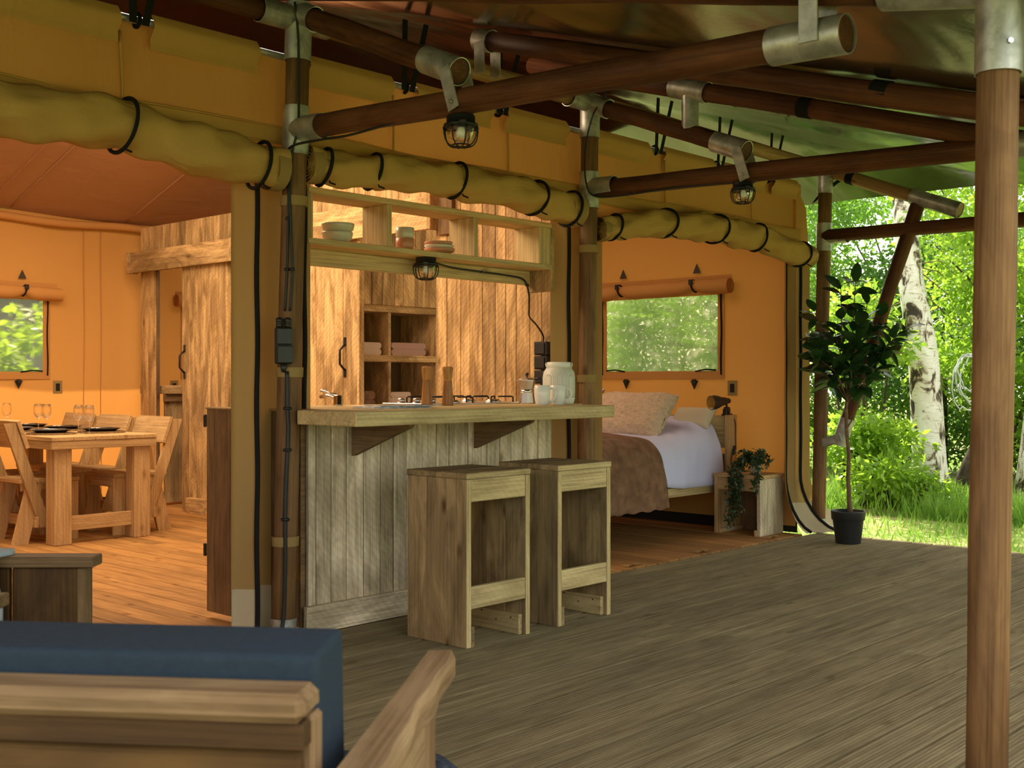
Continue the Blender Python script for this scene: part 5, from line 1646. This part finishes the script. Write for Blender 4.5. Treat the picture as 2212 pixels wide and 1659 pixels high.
obj('lamp_shade', MB().lathe([(0, 0.0), (0.024, 0.002), (0.030, 0.02), (0.034, 0.05), (0.048, 0.085), (0.054, 0.115), (0.052, 0.150)], (0, 0, 0), 32, Mq), 'lamp_brown', lp)
obj('shade_lining', MB().lathe([(0.050, 0.1505), (0.052, 0.115), (0.046, 0.085), (0.032, 0.052), (0.0, 0.04)], (0, 0, 0), 32, Mq), 'lamp_gold', lp)
cable('thin dark lamp cord with a switch hanging beside the headboard post',
      [(7.56, 4.69, 0.87), (7.555, 4.655, 0.80), (7.55, 4.65, 0.70), (7.55, 4.65, 0.62), (7.50, 4.655, 0.54), (7.48, 4.64, 0.48), (7.50, 4.60, 0.447), (7.57, 4.52, 0.443)], 0.0035)
sw2 = obj('cord_switch', MB().box(-0.011, 0.011, -0.009, 0.009, -0.034, 0.034, c=0.003, Mx=Matrix.Translation((7.53, 4.65, 0.595)) @ Matrix.Rotation(R(25), 4, 'Y')), 'black_plastic', origin=(7.53, 4.65, 0.595))
tag(sw2, 'small dark switch on the lamp cord', 'switch')

# ---- leaves
def leaf_cloud(pts, nrms, size, seed, aspect=0.5, fold=0.25, jitter=0.35):
    """numpy batch of folded rhombic leaves (2 triangles each)"""
    rs = np.random.RandomState(seed)
    n = len(pts)
    d = nrms + rs.normal(0, 0.6, (n, 3))
    d /= np.linalg.norm(d, axis=1)[:, None] + 1e-9
    up = rs.normal(0, 1, (n, 3)); up[:, 2] += 0.8
    s = np.cross(d, up); s /= np.linalg.norm(s, axis=1)[:, None] + 1e-9
    nn = np.cross(s, d)
    L = size * (1 + rs.uniform(-jitter, jitter, n))[:, None]
    w = L * aspect * 0.5
    a = pts
    b = pts + d * L * 0.45 + s * w + nn * w * fold
    c = pts + d * L
    e = pts + d * L * 0.45 - s * w + nn * w * fold
    v = np.stack([a, b, c, e], 1).reshape(-1, 3)
    i = np.arange(n) * 4
    f = np.stack([i, i + 1, i + 2, i, i + 2, i + 3], 1).reshape(-1, 3)
    return v, f
def np_mesh(name, v, f, mat):
    me = bpy.data.meshes.new(name)
    me.vertices.add(len(v)); me.vertices.foreach_set('co', v.astype(np.float32).ravel())
    me.loops.add(f.size); me.loops.foreach_set('vertex_index', f.astype(np.int32).ravel())
    me.polygons.add(len(f))
    me.polygons.foreach_set('loop_start', np.arange(len(f), dtype=np.int32) * 3)
    me.polygons.foreach_set('loop_total', np.full(len(f), 3, dtype=np.int32))
    me.materials.append(M[mat])
    me.update(calc_edges=True)
    return me
def np_obj(name, v, f, mat, parent, kind='stuff'):
    org = np.array(WM[parent.name].translation)
    o = bpy.data.objects.new(name, np_mesh(name, v - org, f, mat))
    link(o, parent, Matrix.Translation(WM[parent.name].translation))
    if kind: o['kind'] = kind
    return o

# trailing ivy on the nightstand
iv = thing('trailing_plant', 'trailing green plant in a small grey pot on the nightstand', 'plant', (7.42, 4.40, 0.438))
obj('pot', MB().lathe([(0, 0), (0.034, 0), (0.045, 0.055), (0.046, 0.075), (0.042, 0.075), (0.040, 0.06), (0, 0.058)], (7.42, 4.40, 0.438), 24), 'sand_ceramic', iv)
rs = np.random.RandomState(5)
vines = MB()
P_, N_ = [], []
for k in range(34):
    ang = rs.uniform(0, 2 * PI)
    long_ = k < 9
    if long_:
        tgt = np.array([7.235 + rs.uniform(-0.02, 0.02), 4.455 + rs.uniform(-0.05, 0.065), rs.uniform(0.03, 0.30)])
        pth = [np.array([7.42, 4.40, 0.50]), np.array([7.34, 4.43, 0.58 + rs.uniform(-0.03, 0.02)]), np.array([7.245, tgt[1], 0.47]), np.array([7.235, tgt[1], 0.30]), tgt]
    elif k < 13:
        yy = 4.31 + rs.uniform(-0.05, 0.03)
        pth = [np.array([7.42, 4.40, 0.50]), np.array([7.33, 4.34, 0.57]), np.array([7.25, yy, 0.46]), np.array([7.24, yy, rs.uniform(0.30, 0.40)])]
    else:
        r_ = rs.uniform(0.07, 0.17)
        pth = [np.array([7.42, 4.40, 0.50]), np.array([7.42 + r_ * 0.5 * math.cos(ang), 4.40 + r_ * 0.5 * math.sin(ang), 0.58 + rs.uniform(-0.03, 0.03)]), np.array([7.42 + r_ * math.cos(ang) * 0.9, 4.40 + r_ * math.sin(ang), 0.52 + rs.uniform(-0.03, 0.07)])]
    pth = [Vector(p) for p in pth]
    vines.tube(pth, 0.0022, 5)
    for a_, b_ in zip(pth[:-1], pth[1:]):
        m_ = int((b_ - a_).length / 0.008) + 1
        for j in range(m_):
            q_ = a_.lerp(b_, j / m_)
            P_.append(np.array(q_) + rs.normal(0, 0.010, 3)); N_.append(rs.normal(0, 1, 3) + np.array([-0.4, 0, -0.1]))
obj('vines', vines, 'bark_brown', iv)
v, f = leaf_cloud(np.array(P_), np.array(N_), 0.036, 9, 0.5)
np_obj('leaves', v, f, 'leaf_ivy', iv)

# ================================================================== POTTED TREE ON THE DECK
PX, PY = 7.43, 3.68
pt = thing('potted_tree', 'dark-leaved rubber-tree-like plant on a bare stem in a black plastic pot', 'potted plant', (PX, PY, 0))
obj('pot', MB().lathe([(0, 0.0), (0.082, 0.0), (0.085, 0.004), (0.103, 0.155), (0.106, 0.158), (0.112, 0.162), (0.116, 0.215), (0.118, 0.222), (0.111, 0.222), (0.107, 0.17), (0.098, 0.15)], (PX, PY, 0), 44), 'pot_plastic', pt)
obj('soil', MB().lathe([(0, 0.185), (0.108, 0.180)], (PX, PY, 0), 30), 'soil', pt)
trunk = [(PX + 0.012, PY - 0.012, 0.17), (PX + 0.006, PY - 0.006, 0.30), (PX - 0.002, PY, 0.45), (PX + 0.004, PY - 0.004, 0.60), (PX - 0.008, PY + 0.008, 0.78), (PX - 0.012, PY + 0.010, 0.93), (PX - 0.004, PY, 1.05)]
obj('trunk', MB().tube(trunk, [0.021, 0.016, 0.014, 0.013, 0.013, 0.012, 0.010], 10), 'bark_brown', pt)
obj('side_stub', MB().tube([(PX - 0.006, PY, 0.80), (PX + 0.02, PY - 0.02, 0.85)], [0.007, 0.005], 8), 'bark_brown', pt)
rs = random.Random(21)
brs = MB()
top0 = Vector((PX - 0.004, PY, 1.02))
tips = []
camr = Vector((0.677, -0.736, 0))                       # direction that reads as picture-right
camf = Vector((0.736, 0.677, 0))
spec = [(-0.05, 1.80, 0.0), (0.06, 1.82, 0.03), (-0.22, 1.62, 0.05), (0.10, 1.66, -0.1), (-0.28, 1.44, 0.0), (0.14, 1.50, 0.1), (0.32, 1.45, -0.05), (-0.24, 1.30, -0.1),
        (0.30, 1.33, 0.05), (0.02, 1.40, -0.15), (-0.06, 1.52, 0.15), (-0.20, 1.20, 0.05), (0.17, 1.22, -0.1), (-0.02, 1.22, -0.12), (0.10, 1.10, 0.0), (0.40, 1.50, 0.0), (-0.12, 1.12, 0.08), (0.22, 1.58, 0.02)]
for (dx, z, dy) in spec:
    tip = Vector((PX, PY, 0)) + camr * dx + camf * dy
    tip.z = z - 0.02
    m1 = top0.lerp(tip, 0.45) + Vector((rs.uniform(-0.03, 0.03), rs.uniform(-0.03, 0.03), 0.03))
    brs.tube([top0 + Vector((0, 0, -0.05)), m1, tip], [0.006, 0.004, 0.0025], 6)
    tips.append((m1, tip))
obj('branches', brs, 'bark_brown', pt)
def leaf_mesh(name, mat, L=0.115, Wd=0.052):
    mb = MB()
    pf = [(0, 0.0), (0.12, 0.55), (0.35, 0.98), (0.6, 0.92), (0.85, 0.5), (1.0, 0.0)]
    vs, fs = [], []
    for t, w in pf:
        zc = -0.10 * L * t * t * 1.6
        vs += [(t * L, -w * Wd / 2, zc + 0.12 * w * Wd), (t * L, 0, zc), (t * L, w * Wd / 2, zc + 0.12 * w * Wd)]
    for i in range(len(pf) - 1):
        fs += [(3 * i, 3 * i + 1, 3 * i + 4, 3 * i + 3), (3 * i + 1, 3 * i + 2, 3 * i + 5, 3 * i + 4)]
    mb.add(vs, fs, True)
    return mesh_of(name, mb, M[mat])
lm = [leaf_mesh('leaf', 'leaf_rubber', 0.145, 0.074), leaf_mesh('leaf', 'leaf_rubber', 0.165, 0.086), leaf_mesh('leaf', 'leaf_bronze', 0.14, 0.07)]
cnt = 0
for (m1, tip) in tips:
    for j in range(13):
        t = 0.35 + 0.65 * j / 12
        p = m1.lerp(tip, (t - 0.3) / 0.7) if t > 0.3 else m1
        dirn = (tip - m1).normalized() * 0.5 + Vector((rs.gauss(0, 1), rs.gauss(0, 1), rs.gauss(-0.05, 0.55))).normalized()
        q = dirn.to_track_quat('X', 'Z')
        q = q @ Quaternion((1, 0, 0), rs.uniform(-0.9, 0.9))
        s_ = rs.uniform(0.75, 1.1)
        shared('leaf', lm[2] if rs.random() < 0.10 else lm[rs.randint(0, 1)], pt, p, q, (s_, s_, s_))
        cnt += 1

# ================================================================== GARDEN
def crown_pts(c, r, n, rs, shell=0.55):
    """points scattered in lumpy blobs inside an ellipsoid"""
    c, r = np.array(c), np.array(r)
    K = max(6, n // 260)
    d = rs.normal(0, 1, (K, 3)); d /= np.linalg.norm(d, axis=1)[:, None]
    bc = c + d * r * (shell + (1 - shell) * rs.rand(K, 1) ** 0.6)
    k = rs.randint(0, K, n)
    off = rs.normal(0, 1, (n, 3))
    br = 0.13 * r.mean() + 0.06
    pts = bc[k] + off * br * np.array([1, 1, 0.75])
    nr = (pts - bc[k]); nr /= np.linalg.norm(nr, axis=1)[:, None] + 1e-9
    nr[:, 2] -= 0.25
    return pts, nr
def tree(name, label, cat, base, crown_c, crown_r, n, size, mat, seed, trunk=None, trunk_r=0.07, bark='bark_dark', group='trees and bushes behind the lawn', aspect=0.5, stems=5):
    t = thing(name, label, cat, base, group)
    rs = np.random.RandomState(seed)
    mb = MB()
    b = Vector(base)
    if trunk:
        mb.tube(trunk, np.linspace(trunk_r, trunk_r * 0.55, len(trunk)), 12)
    for k in range(stems):
        e = Vector(crown_c) + Vector((rs.uniform(-1, 1) * crown_r[0] * 0.7, rs.uniform(-1, 1) * crown_r[1] * 0.7, rs.uniform(-0.4, 0.8) * crown_r[2]))
        m_ = b.lerp(e, 0.5) + Vector((rs.uniform(-0.15, 0.15), rs.uniform(-0.15, 0.15), 0.1))
        s0 = Vector(trunk[-2]) if trunk else b + Vector((rs.uniform(-0.15, 0.15), rs.uniform(-0.15, 0.15), 0))
        if trunk:
            m_ = s0.lerp(e, 0.5)
        mb.tube([s0, m_, e], [0.022, 0.014, 0.006], 6)
    obj('trunk', mb, bark, t)
    p, nr = crown_pts(crown_c, crown_r, n, rs)
    keep = p[:, 2] > base[2] + 0.03
    v, f = leaf_cloud(p[keep], nr[keep], size, seed + 1, aspect)
    np_obj('foliage', v, f, mat, t)
    return t
GZ = -0.2
# birch
bt = thing('birch_tree', 'tall white-barked birch with dark scars behind the potted tree', 'tree', (12.30, 5.15, GZ))
bp = []
for t_, px_, py_ in ((-0.25, 12.32, 5.10), (-0.07, 12.28, 5.11), (0.23, 12.26, 5.13), (0.73, 12.25, 5.15), (1.0, 12.24, 5.16), (1.43, 12.21, 5.18), (1.73, 12.18, 5.22), (2.23, 12.12, 5.28), (2.64, 12.10, 5.31), (3.09, 12.07, 5.34), (3.6, 12.03, 5.39), (5.2, 11.9, 5.5)):
    bp.append((px_, py_, t_))
obj('trunk', MB().tube(bp, [0.24, 0.20, 0.18, 0.172, 0.166, 0.158, 0.150, 0.135, 0.122, 0.112, 0.10, 0.07], 24), 'birch_bark', bt)
tw = MB()
rs = random.Random(3)
for k in range(10):
    z = 1.2 + rs.random() * 1.2
    a = Vector((12.28, 5.26, z))
    tw.tube([a, a + camr * rs.uniform(0.12, 0.35) * (1 if k % 3 else -1) + Vector((0, 0, rs.uniform(-0.3, 0.1))), a + camr * rs.uniform(0.3, 0.55) * (1 if k % 3 else -1) + Vector((0, 0, rs.uniform(-0.45, 0.05)))], [0.008, 0.005, 0.002], 5)
obj('twigs', tw, 'bark_brown', bt)
rsn = np.random.RandomState(8)
p, nr = crown_pts((12.4, 5.7, 4.9), (2.4, 2.4, 1.6), 9000, rsn)
v, f = leaf_cloud(p, nr, 0.075, 8, 0.55)
np_obj('foliage', v, f, 'leaf_mid', bt)

# second dark-stemmed sapling beside it carrying the rope
sp = tree('leaning_sapling', 'thin dark leaning sapling right of the birch holding the coiled rope', 'tree', (12.9, 4.86, GZ), (13.1, 4.7, 2.9), (0.9, 0.9, 0.9), 5200, 0.085, 'leaf_bright', 31,
          [(12.62, 4.98, GZ), (12.72, 4.88, 0.2), (12.86, 4.73, 0.65), (12.90, 4.65, 1.2), (12.92, 4.62, 1.9), (12.98, 4.60, 2.6)], 0.085, 'bark_dark', 'small trees by the birch')
rt = thing('birch_tree', 'grey trunk half hidden right of the foreground post', 'tree', (12.95, 4.28, GZ))
obj('trunk', MB().tube([(12.95, 4.28, GZ - 0.05), (12.96, 4.25, 0.4), (13.02, 4.2, 1.2), (13.05, 4.12, 2.2), (13.1, 4.1, 4.4)], [0.21, 0.16, 0.14, 0.13, 0.09], 20), 'birch_bark', rt)
p, nr = crown_pts((13.2, 4.0, 4.6), (1.8, 1.8, 1.3), 4000, rsn)
v, f = leaf_cloud(p, nr, 0.08, 18, 0.55)
np_obj('foliage', v, f, 'leaf_mid', rt)

# bright bushes in front of and around the birch
BR = 'bright green bushes round the birch'
bushes = [
    ((11.5, 5.35, GZ), (11.5, 5.42, 0.28), (0.42, 0.50, 0.46), 3600, 0.085, 'leaf_bright', 'bright bush left of the birch foot behind the black pot'),
    ((11.7, 4.95, GZ), (11.7, 4.98, 0.06), (0.28, 0.30, 0.24), 1100, 0.075, 'leaf_bright', 'low bright shoots in front of the birch foot'),
    ((12.0, 5.9, GZ), (11.7, 5.75, 1.70), (0.45, 0.55, 0.45), 2300, 0.085, 'leaf_bright', 'sunny branches beside the birch trunk at crown height'),
    ((14.2, 5.1, GZ), (14.2, 5.0, 1.75), (0.9, 1.0, 1.0), 8000, 0.085, 'leaf_bright', 'tall sunny bush right of the birch'),
    ((14.3, 4.2, GZ), (14.2, 4.2, 0.8), (0.7, 0.7, 1.0), 4200, 0.085, 'leaf_bright', 'green bush beside the foreground post'),
    ((14.5, 3.4, GZ), (14.3, 3.2, 1.3), (1.0, 0.9, 1.5), 6000, 0.09, 'leaf_mid', 'green bush at the right edge of the picture'),
]
for k, (b, c, r, n, s_, mt_, lb) in enumerate(bushes):
    tree('bush', lb, 'bush', b, c, r, n, s_, mt_, 50 + k, group=BR)
HG = 'dense green trees closing the garden'
hedge = [
    ((14.6, 9.4, GZ), (14.6, 9.5, 1.6), (1.3, 1.6, 1.8), 16000, 0.085, 'leaf_mid', 'dense mid-green tree seen through the bedroom window'),
    ((16.5, 11.4, GZ), (16.2, 11.3, 1.9), (1.6, 1.8, 2.2), 13000, 0.10, 'leaf_mid', 'green tree at the left side of the bedroom window view'),
    ((16.0, 8.4, GZ), (16.0, 8.1, 1.5), (1.5, 1.5, 1.8), 15000, 0.085, 'leaf_mid', 'shadowy green tree between the tent corner and the far post'),
    ((16.2, 6.6, GZ), (16.3, 6.7, 1.4), (1.5, 1.3, 1.8), 15000, 0.085, 'leaf_deep', 'dark green tree behind the potted tree'),
    ((16.8, 5.4, GZ), (16.8, 5.5, 1.6), (1.3, 1.2, 1.9), 14000, 0.085, 'leaf_mid', 'green tree behind the birch trunk'),
    ((17.2, 4.0, GZ), (17.2, 4.1, 1.5), (1.3, 1.4, 1.9), 13000, 0.09, 'leaf_deep', 'dark tree behind the coiled rope'),
    ((17.5, 7.6, GZ), (17.4, 7.7, 3.5), (2.0, 2.0, 1.2), 15000, 0.09, 'leaf_mid', 'high crown just under the roof edge left of the birch'),
    ((18.5, 5.5, GZ), (18.5, 5.4, 3.3), (1.6, 2.2, 0.9), 6500, 0.09, 'leaf_mid', 'airy high crown with sky showing right of the birch'),
    ((17.0, 2.6, GZ), (17.0, 2.6, 1.8), (1.3, 1.4, 2.2), 9000, 0.10, 'leaf_mid', 'green tree outside the right edge of the picture'),
]
for k, (b, c, r, n, s_, mt_, lb) in enumerate(hedge):
    tree('garden_tree', lb, 'tree', b, c, r, n, s_, mt_, 80 + k, [b, (b[0], b[1], 0.8), (b[0] + 0.05, b[1], 1.6), (c[0], c[1], c[2])], 0.09, group=HG, stems=6)
# hedge behind the tent, seen through the left window, and unseen trees added for green reflections
tree('laurel_hedge', 'sunlit laurel bush seen through the left window', 'bush', (5.3, 12.0, GZ), (5.3, 12.0, 0.80), (1.0, 0.7, 0.95), 4200, 0.13, 'leaf_bright', 120, group='bushes behind the tent', aspect=0.42)
tree('laurel_hedge', 'sunlit bush seen through the narrow washroom window', 'bush', (7.5, 12.0, GZ), (7.5, 12.0, 0.8), (0.9, 0.7, 0.9), 4200, 0.13, 'leaf_bright', 121, group='bushes behind the tent', aspect=0.42)
hs = thing('garden_shed', 'grey shed wall glimpsed above the laurel through the window', 'shed', (5.5, 15.0, GZ))
obj('wall_panel', bx(0, 11, 15.0, 17.5, GZ, 2.4, c=0.01), 'far_house', hs)
obj('roof', MB().prism([(-0.3, 14.7, 2.35), (-0.3, 17.8, 2.35), (-0.3, 16.25, 3.2)], (11.6, 0, 0)), 'lamp_brown', hs)
for k, (x_, y_) in enumerate(((10.5, -6.0), (5.0, -8.0), (15.5, -3.5), (-4.0, -7.0), (18.0, 0.0))):
    tree('surrounding_tree', ['tree standing across the lawn beyond the deck', 'tree behind the photographer on the lawn', 'tree far right of the deck, out of view', 'tree behind the left end of the deck', 'tree on the lawn right of the view'][k],
         'tree', (x_, y_, GZ), (x_, y_, 2.6), (2.2, 2.2, 2.3), 5000, 0.2, 'leaf_mid', 140 + k, [(x_, y_, GZ), (x_, y_, 1.0), (x_, y_, 2.2), (x_, y_, 3.0)], 0.14, group='unseen trees added round the tent')

# grass
def blades(n, xr, yr, h, seed, mat, label, dens=None):
    rs = np.random.RandomState(seed)
    x_ = rs.uniform(*xr, n); y_ = rs.uniform(*yr, n)
    if dens is not None:
        k = dens(x_, y_, rs)
        x_, y_ = x_[k], y_[k]
    n = len(x_)
    hh = h * rs.uniform(0.4, 1.2, n)
    a = rs.uniform(0, 2 * PI, n)
    w = 0.006 + 0.004 * rs.rand(n)
    base = np.stack([x_, y_, np.full(n, GZ - 0.04)], 1)
    sx = np.stack([np.cos(a) * w, np.sin(a) * w, np.zeros(n)], 1)
    lean = np.stack([rs.normal(0, 0.35, n) * hh, rs.normal(0, 0.35, n) * hh, hh], 1)
    v = np.stack([base - sx, base + sx, base + lean], 1).reshape(-1, 3)
    f = np.arange(n * 3).reshape(-1, 3)
    me = np_mesh('grass', v - np.array([xr[0], yr[0], 0]), f, mat)
    o = bpy.data.objects.new('grass', me)
    link(o, None, Matrix.Translation((xr[0], yr[0], 0)))
    tag(o, label, 'grass', None, 'stuff')
    return o
blades(26000, (10.9, 13.6), (2.6, 6.6), 0.26, 1, 'grass_blade', 'tall tufts of bright grass at the foot of the birch',
       lambda x_, y_, rs: (np.sin(x_ * 3.1 + 1) * np.sin(y_ * 2.7) + rs.uniform(-0.3, 0.9, len(x_))) > 0.15)
blades(42000, (7.95, 20.0), (1.0, 13.0), 0.11, 2, 'grass_blade', 'short green lawn grass beyond the deck',
       lambda x_, y_, rs: (np.sin(x_ * 1.1) * np.cos(y_ * 0.9) + rs.uniform(-0.6, 1.0, len(x_))) > 0.2)

# coiled rope on the sapling
rp = thing('coiled_rope', 'coil of grey garden hose hanging from the sapling beside the post', 'hose', (12.55, 4.78, 1.3))
rs = random.Random(4)
cmb = MB()
for k in range(5):
    c = Vector((12.55, 4.78, 1.12)) + camr * rs.uniform(-0.045, 0.03) + camf * rs.uniform(-0.04, 0.04)
    rx, rz = 0.15 + rs.uniform(-0.045, 0.03), 0.26 + rs.uniform(-0.08, 0.04)
    ph = rs.uniform(-0.25, 0.25)
    zc = 1.40 - rz + 0.0
    cmb.tube([Vector((c.x, c.y, zc + rs.uniform(-0.03, 0.02))) + camr * (rx * math.cos(t) + ph * 0.12 * math.sin(t)) + Vector((0, 0, rz * math.sin(t))) + camf * 0.02 * math.sin(3 * t + k) for t in np.linspace(0, 2 * PI, 33)[:-1]], 0.0075, 8, closed=True)
obj('coils', cmb, 'rope_grey', rp)
e0 = Vector((12.55, 4.78, 1.38)) + camr * 0.13
obj('hanging_end', MB().tube([e0, e0 + Vector((0, 0, -0.4)) + camr * 0.02, e0 + Vector((0, 0, -0.8)) - camr * 0.01, e0 + Vector((0, 0, -1.2)), e0 + Vector((0, 0, -1.45)) + camr * 0.08], 0.0095, 8), 'rope_grey', rp)

# ================================================================== LOUNGE FURNITURE IN THE FOREGROUND
def U(lat, dep, z):
    """metres to the right / ahead of the camera foot -> world"""
    return Vector((0.6769 * lat + 0.7361 * dep, -0.7361 * lat + 0.6769 * dep, z))
a6 = R(-6.3)
rx_, ry_ = Vector((math.cos(a6), math.sin(a6))), Vector((-math.sin(a6), math.cos(a6)))
def sofa_frame(lat, dep, ang):
    a = R(ang)
    X_ = U(math.cos(a), math.sin(a), 0); Y_ = U(-math.sin(a), math.cos(a), 0)
    o = U(lat, dep, 0)
    return Matrix(((X_.x, Y_.x, 0, o.x), (X_.y, Y_.y, 0, o.y), (0, 0, 1, 0), (0, 0, 0, 1)))
# local frame: x along the back (right positive), y forward, origin at the back right corner on the floor
SF = sofa_frame(-0.27, 1.60, -6.3)
so = thing('lounge_sofa', 'rough wooden lounge sofa with slate cushion in the near foreground, back turned', 'sofa', SF.translation)
def sp_(name, x0, x1, y0, y1, z0, z1, mat, c=0.006, parent=None, M_=None):
    return obj(name, MB().box(x0, x1, y0, y1, z0, z1, c=c, Mx=M_ or SF), mat, parent or so, frame=SF)
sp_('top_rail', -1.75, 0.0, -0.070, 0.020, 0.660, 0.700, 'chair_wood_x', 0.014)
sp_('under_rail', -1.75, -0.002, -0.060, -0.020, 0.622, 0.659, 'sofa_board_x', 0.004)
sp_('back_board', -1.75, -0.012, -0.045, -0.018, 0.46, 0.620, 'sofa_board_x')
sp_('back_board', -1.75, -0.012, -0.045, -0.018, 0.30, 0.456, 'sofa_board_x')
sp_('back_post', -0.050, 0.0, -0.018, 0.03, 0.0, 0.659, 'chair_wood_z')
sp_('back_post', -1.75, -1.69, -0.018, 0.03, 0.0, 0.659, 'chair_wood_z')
sp_('seat_frame', -1.75, 0.05, 0.032, 0.62, 0.22, 0.29, 'chair_wood_x')
# back cushion and seat cushion
def soft(name, x0, x1, y0, y1, z0, z1, lean, mat, lb, grp):
    q = SF @ Matrix.Translation((0, y0, z0)) @ Matrix.Rotation(R(lean), 4, 'X') @ Matrix.Translation((0, -y0, -z0))
    bm = bmesh.new()
    bmesh.ops.create_cube(bm, size=1.0)
    for v_ in bm.verts:
        v_.co = Vector(((x0 + x1) / 2 + v_.co.x * (x1 - x0), (y0 + y1) / 2 + v_.co.y * (y1 - y0), (z0 + z1) / 2 + v_.co.z * (z1 - z0)))
    bmesh.ops.bevel(bm, geom=list(bm.edges), offset=0.014, segments=4, profile=0.6, affect='EDGES')
    bm.verts.ensure_lookup_table()
    mb = MB().add([q @ v_.co for v_ in bm.verts], [tuple(v_.index for v_ in f_.verts) for f_ in bm.faces], True)
    bm.free()
    o = obj(name, mb, mat, origin=(q @ Vector(((x0 + x1) / 2, y0, z0))))
    tag(o, lb, 'cushion', grp)
    return o
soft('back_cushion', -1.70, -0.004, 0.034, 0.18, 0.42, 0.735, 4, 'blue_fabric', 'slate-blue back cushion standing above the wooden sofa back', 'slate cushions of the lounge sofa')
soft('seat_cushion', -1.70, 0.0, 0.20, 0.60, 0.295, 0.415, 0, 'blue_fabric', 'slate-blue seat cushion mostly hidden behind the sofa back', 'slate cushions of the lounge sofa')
# arm: runs forward on the right side, slightly raised, with a rough outer edge
arm = MB()
N_ = 22
vs = []
for i_ in range(N_ + 1):
    t = i_ / N_
    y_ = -0.06 + 0.70 * t
    xr = 0.102 + 0.003 * math.sin(t * 9) + 0.002 * math.sin(t * 23) - 0.012 * t
    xl = 0.036
    for (x_, z_) in ((xl, 0.552), (xl + 0.003, 0.598), (xr - 0.006, 0.600), (xr + 0.002, 0.586 + 0.003 * math.sin(t * 17)), (xr + 0.004 * math.sin(t * 13), 0.552)):
        vs.append(SF @ Vector((x_, y_, z_)))
fs = []
for i_ in range(N_):
    for k in range(5):
        fs.append((i_ * 5 + k, i_ * 5 + (k + 1) % 5, (i_ + 1) * 5 + (k + 1) % 5, (i_ + 1) * 5 + k))
fs += [(0, 1, 2, 3, 4)[::-1], tuple(N_ * 5 + k for k in range(5))]
arm.add(vs, fs)
obj('armrest', arm, 'chair_wood_y', so, frame=SF)
sp_('arm_post', 0.046, 0.078, 0.42, 0.50, 0.0, 0.551, 'chair_wood_z')
sp_('arm_post', 0.046, 0.078, -0.02, 0.05, 0.0, 0.551, 'chair_wood_z')
sp_('side_board', 0.052, 0.074, 0.05, 0.42, 0.30, 0.551, 'chair_wood_y')

# second lounge chair, left, side on
LF = sofa_frame(-1.315, 3.62, 0)
lc = thing('lounge_chair', 'dark wooden lounge chair seen side-on at the left, its arm above knotted planks', 'lounge chair', LF.translation)
def lp_(name, x0, x1, y0, y1, z0, z1, mat):
    return obj(name, MB().box(x0, x1, y0, y1, z0, z1, c=0.004, Mx=LF), mat, lc, frame=LF)
lp_('armrest', -0.66, 0.0, -0.005, 0.085, 0.532, 0.566, 'dark_wood_x')
lp_('armrest', -0.66, 0.0, -0.69, -0.60, 0.532, 0.566, 'dark_wood_x')
lp_('side_panel', -0.262, -0.05, 0.016, 0.045, 0.10, 0.530, 'sofa_board_z')
lp_('side_panel', -0.66, -0.272, 0.016, 0.045, 0.10, 0.530, 'sofa_board_z')
lp_('front_post', -0.055, -0.028, 0.01, 0.075, 0.0, 0.530, 'dark_wood_z')
lp_('front_post', -0.055, -0.028, -0.675, -0.61, 0.0, 0.530, 'dark_wood_z')
lp_('rear_post', -0.66, -0.62, 0.01, 0.075, 0.0, 0.531, 'dark_wood_z')
lp_('rear_post', -0.66, -0.62, -0.675, -0.61, 0.0, 0.531, 'dark_wood_z')
lp_('seat_frame', -0.62, -0.056, -0.609, 0.009, 0.22, 0.28, 'dark_wood_x')
lp_('back_board', -0.66, -0.63, -0.609, 0.009, 0.45, 0.62, 'dark_wood_y')
bl = MB().grid(lambda u, v: LF @ Vector((-0.52 + 0.235 * u + 0.012 * math.sin(v * 9), (-0.05 + 0.13 * min(1, max(0, (v - 0.45) / 0.55))) if v > 0.45 else -0.045 + 0.008 * math.sin(v * 12),
      (0.592 + 0.01 * math.sin(u * 5)) if v > 0.5 else 0.30 + 0.58 * v * 1.0 + 0.0 * u)), 10, 24)
o = obj('blue_blanket', bl, 'light_blue_fabric', origin=LF @ Vector((-0.4, 0, 0.58)))
tag(o, 'pale blue blanket corner lying over the lounge chair arm at the left edge', 'blanket')
sm_ = o.modifiers.new('thick', 'SOLIDIFY'); sm_.thickness = 0.02

# woolly pouf at the bottom edge
pc = U(-0.27, 2.76, 0)
pf = MB().lathe([(0, 0.0), (0.10, 0.0), (0.155, 0.04), (0.175, 0.10), (0.165, 0.16), (0.12, 0.20), (0.05, 0.215), (0, 0.216)], pc, 36)
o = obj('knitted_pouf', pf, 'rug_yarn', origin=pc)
tag(o, 'speckled blue-grey woolly pouf peeping out at the bottom edge', 'pouf')

# canvas lugs lying along the bedroom threshold
for k, (x_, y_) in enumerate(((5.62, 4.16), (6.38, 4.16), (7.30, 4.17))):
    mb = MB().grid(lambda u, v: (x_ - 0.075 + 0.15 * u, y_ + 0.035 * v, 0.004 + 0.012 * abs(math.sin(u * 5 + v))), 8, 2)
    o = obj('canvas_lug', mb, SAND, origin=(x_, y_, 0))
    tag(o, ['small canvas lug on the threshold nearest the bar stools', 'small canvas lug halfway along the bedroom threshold', 'small canvas lug on the threshold before the nightstand'][k], 'canvas lug', 'canvas lugs on the bedroom threshold')
